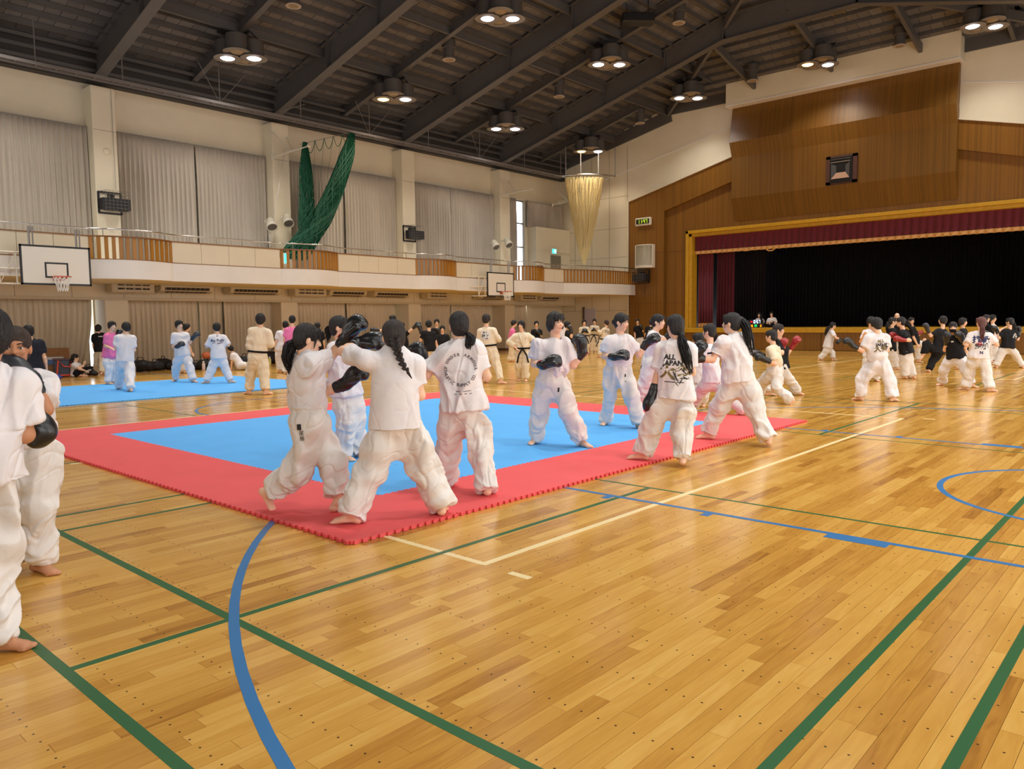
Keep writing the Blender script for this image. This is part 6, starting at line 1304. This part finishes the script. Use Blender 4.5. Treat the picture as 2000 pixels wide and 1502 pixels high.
for _i, _S in enumerate(PEOPLE):
    _b = math.degrees(math.atan((_S['neck'][0]-1000)/FPX))
    for _k in ('face', 'hips', 'look'):
        if _k in _S: _S[_k] += _b
    if 'feetdir' in _S: _S['feetdir'] = tuple(v+_b for v in _S['feetdir'])
    build_person(_S, _i+1)
# ================================================================== SMALL THINGS
# scoreboard on the stage edge
p = on_y(1477, 634.5, 36.25); sbd = empty('scoreboard', (p[0], 36.25, 1.085), 'black electronic scoreboard showing 0:57 on the stage edge', 'scoreboard')
MB().box(p[0]-.36, p[0]+.36, 36.2, 36.28, 1.09, 1.47).build('case', M_black, sbd, bevel=.012)
led('0:57', (p[0]+.06, 36.19, 1.37), AX, AY, .15, mat('led_white', (220, 235, 255), .5, emit=(200, 225, 255), estr=2.2), 'clock_figures', sbd)
led('10', (p[0]-.22, 36.19, 1.17), AX, AY, .11, mat('led_amber', (255, 180, 30), .5, emit=(255, 170, 20), estr=2.), 'score_figures', sbd); led('0', (p[0]+.26, 36.19, 1.17), AX, AY, .11, MATS['led_amber'], 'score_figures', sbd)
led('00', (p[0]+.0, 36.19, 1.18), AX, AY, .1, mat('led_green', (30, 220, 130), .5, emit=(30, 220, 120), estr=1.8), 'round_figures', sbd)
MB().box(p[0]-.27, p[0]-.17, 36.185, 36.2, 1.33, 1.41).build('red_mark', mat('led_red', (220, 30, 60), .5, emit=(220, 20, 60), estr=1.), sbd)
# bags and boxes along the curtained wall
M_bag = mat('bag_black', (26, 26, 30), .6, var=.15, scale=8, bump=.3, bscale=14, coord='Position')
def bag(px, py, L, Hh, label, rot=0., m=M_bag, cat='bag'):
    p = floor_pt(px, py); e = empty('sports_bag', tuple(p), label, cat, 'sports bags along the wall'); a = math.radians(rot); ux, uy = V(math.cos(a), math.sin(a), 0), V(-math.sin(a), math.cos(a), 0); up = V(0, 0, 1)
    L *= .8; Hh *= .74; k = Sdf(); c = p+up*Hh*.5; k.cone(c-ux*L*.38, c+ux*L*.38, Hh*.52, Hh*.46, .03, clip=[(p+up*.004, -up)]); k.ell(c+ux*L*.1+up*Hh*.1-uy*Hh*.2, np.eye(3), V(L*.3, Hh*.5, Hh*.42), .04, clip=[(p+up*.004, -up)]); P, Q = k.mesh(.02); P = cloth(P, Q, .018, (9, 9, 9), px); P[:, 2] = np.maximum(P[:, 2], .002); mesh_np('body', P, Q, m, e, smooth=True)
    s = MB(); s.tube([c-ux*L*.25+uy*Hh*.3+up*Hh*.3, c-ux*L*.12+up*Hh*.75, c+ux*L*.12+up*Hh*.75, c+ux*L*.25+uy*Hh*.3+up*Hh*.3], .014, 5); s.build('strap', mat('strap_grey', (60, 60, 66), .6), e)
    MB().bar(c-ux*L*.3+up*Hh*.5, c+ux*L*.3+up*Hh*.5, .012, .012).build('zip', mat('zip_grey', (140, 140, 146), .4, metal=.5), e); return e
for px, py, L, Hh, rot, lb in ((275, 726, .7, .5, 70, 'black sports bag with pale tag, right behind the white sparring pair'), (303, 724, .5, .42, 70, 'low black bag against the curtain beside the tagged one'), (320, 722, .38, .5, 80, 'upright dark rucksack between two black bags'), (336, 722, .32, .36, 70, 'small black bag near the feet of the man in black'), (384, 722, .42, .34, 75, 'flat black bag behind the man with dark gloves'), (404, 722, .4, .46, 75, 'black bag with an orange bundle on it'), (478, 716, .5, .5, 70, 'dark bag behind the tall karate man'), (536, 710, .7, .62, 80, 'big black rucksack next to yellow bottles'), (173, 729, .4, .3, 70, 'dark bag on the floor by the lifted curtain'), (182, 734, .26, .2, 40, 'small dark pouch at the feet of the man in black')): bag(px, py, L, Hh, lb, rot)
p = floor_pt(404, 722); tag(MB().lathe(p+V(0, 0, .36), [(0, 0), (.1, .02), (.15, .1), (.12, .2), (0, .24)], 12).build('orange_bundle', mat('bundle', (206, 110, 70), .7), smooth=True), 'orange cloth bundle lying on a black bag', 'bundle')
def box_thing(name, px, py, w, d, h, m, label, cat, z=0., rot=0.):
    p = floor_pt(px, py)+V(0, 0, z); e = empty(name, tuple(p), label, cat); a = math.radians(rot); ux, uy = V(math.cos(a), math.sin(a), 0), V(-math.sin(a), math.cos(a), 0)
    return e, p, ux, uy
M_card = mat('cardboard', (166, 120, 76), .8, var=.06, scale=5, coord='Position'); M_tape = mat('tape', (190, 160, 110), .4)
def carton(px, py, w, d, h, label, z=0., rot=0., m=M_card):
    e, p, ux, uy = box_thing('cardboard_box', px, py, w, d, h, m, label, 'box', z, rot); up = V(0, 0, 1)
    MB().obox(p+up*h/2, ux, uy, up, w/2, d/2, h/2).build('carton', m, e, bevel=.008); MB().obox(p+up*(h+.002), ux, uy, up, w/2, .03, .002).build('tape', M_tape, e)
    for s in (-1, 1): MB().obox(p+up*(h+.001)+uy*s*d*.26, ux, uy, up, w/2-.01, d*.22, .004).build('flap', m, e)
WALLR = 75.
carton(112, 729, .7, .36, .8, 'tall cardboard box against the curtain behind the coolers', rot=WALLR); carton(92, 737, .36, .34, .36, 'low brown open carton beside the blue cooler', rot=WALLR, m=mat('cardboard_dark', (128, 100, 66), .8))
e, p, ux, uy = box_thing('cooler_box', 104, 732, 0, 0, 0, None, 'blue and grey cooler box with a white lid', 'cooler', 0, WALLR); up = V(0, 0, 1)
MB().obox(p+up*.24, ux, uy, up, .28, .2, .23).build('tub', mat('cooler_blue', (86, 120, 176), .4), e, bevel=.03); MB().obox(p+up*.51, ux, uy, up, .3, .22, .045).build('lid', mat('cooler_lid', (206, 214, 224), .4), e, bevel=.02)
e, p, ux, uy = box_thing('trolley_box', 121, 736, 0, 0, 0, None, 'dark wheeled box with a bright red pull handle', 'trolley', 0, WALLR)
MB().obox(p+up*.27, ux, uy, up, .2, .22, .24).build('tub', mat('trolley_grey', (66, 74, 92), .5), e, bevel=.02); MB().obox(p+up*.53, ux, uy, up, .21, .23, .02).build('lid', mat('trolley_lid', (92, 66, 70), .5), e)
h_ = MB(); f_ = p-uy*.0+ux*0+V(.25, 0, 0); h_.tube([f_+V(.02, -.22, .06), f_+V(.02, -.16, .5), f_+V(.02, -.02, .32), f_+V(.02, .14, .3), f_+V(.02, .2, .48)], .022, 6); h_.tube([f_+V(.02, -.22, .06), f_+V(.02, .2, .06)], .022, 6); h_.build('pull_handle', mat('handle_red', (232, 80, 50), .4), e)
for s in (-1, 1): MB().lathe(p+uy*0+V(.22, s*.2, .05), [(0, -.02), (.05, -.02), (.05, .02), (0, .02)], 10, axis=(0, 1, 0)).build('wheel', M_black, e)
def sack(px, py, r, h, rgb, label, name='plastic_bag', cat='bag', z=0.):
    p = floor_pt(px, py)+V(0, 0, z); k = Sdf(); k.ell(p+V(0, 0, h*.45), np.eye(3), V(r, r, h*.5), .05, clip=[(p+V(0, 0, .003), V(0, 0, -1))]); k.cone(p+V(0, 0, h*.8), p+V(.02, .03, h*1.05), r*.35, r*.2, .05); P, Q = k.mesh(.02); P = cloth(P, Q, .02, (10, 10, 10), px); tag(mesh_np(name, P, Q, mat(name+'_'+str(px), rgb, .4, bump=.3, bscale=20, coord='Position'), smooth=True), label, cat)
sack(74, 733, .22, .5, (214, 220, 232), 'white plastic bag stuffed full beside the brown carton'); sack(112, 741, .13, .12, (40, 60, 140), 'small blue pouch on the floor before the cooler', 'pouch'); sack(174, 733, .13, .15, (206, 204, 210), 'white towel heap next to the sitting girl', 'towel', 'towel'); sack(84, 741, .1, .12, (70, 110, 190), 'small blue bottle bag in front of the brown carton', 'pouch')
for i, (px, py, c, lb) in enumerate(((527, 713, (226, 214, 130), 'pale yellow drink bottle beside the big rucksack'), (541, 714, (206, 200, 140), 'second yellow drink bottle, nearer the pink tee'), (262, 729, (200, 190, 170), 'small cream bottle standing by the tagged sports bag'), (398, 723, (236, 214, 206), 'pale pink bottle on the floor by the orange bundle'))):
    p = floor_pt(px, py); b = empty('drink_bottle', tuple(p), lb, 'bottle'); MB().lathe(p, [(0, 0.002), (.05, .002), (.055, .02), (.055, .2), (.03, .25), (.028, .28), (0, .28)], 14).build('bottle', mat(f'bottle_{i}', c, .3), b, smooth=True); MB().lathe(p+V(0, 0, .275), [(0, 0), (.032, 0), (.032, .03), (0, .03)], 12).build('cap', M_white, b)
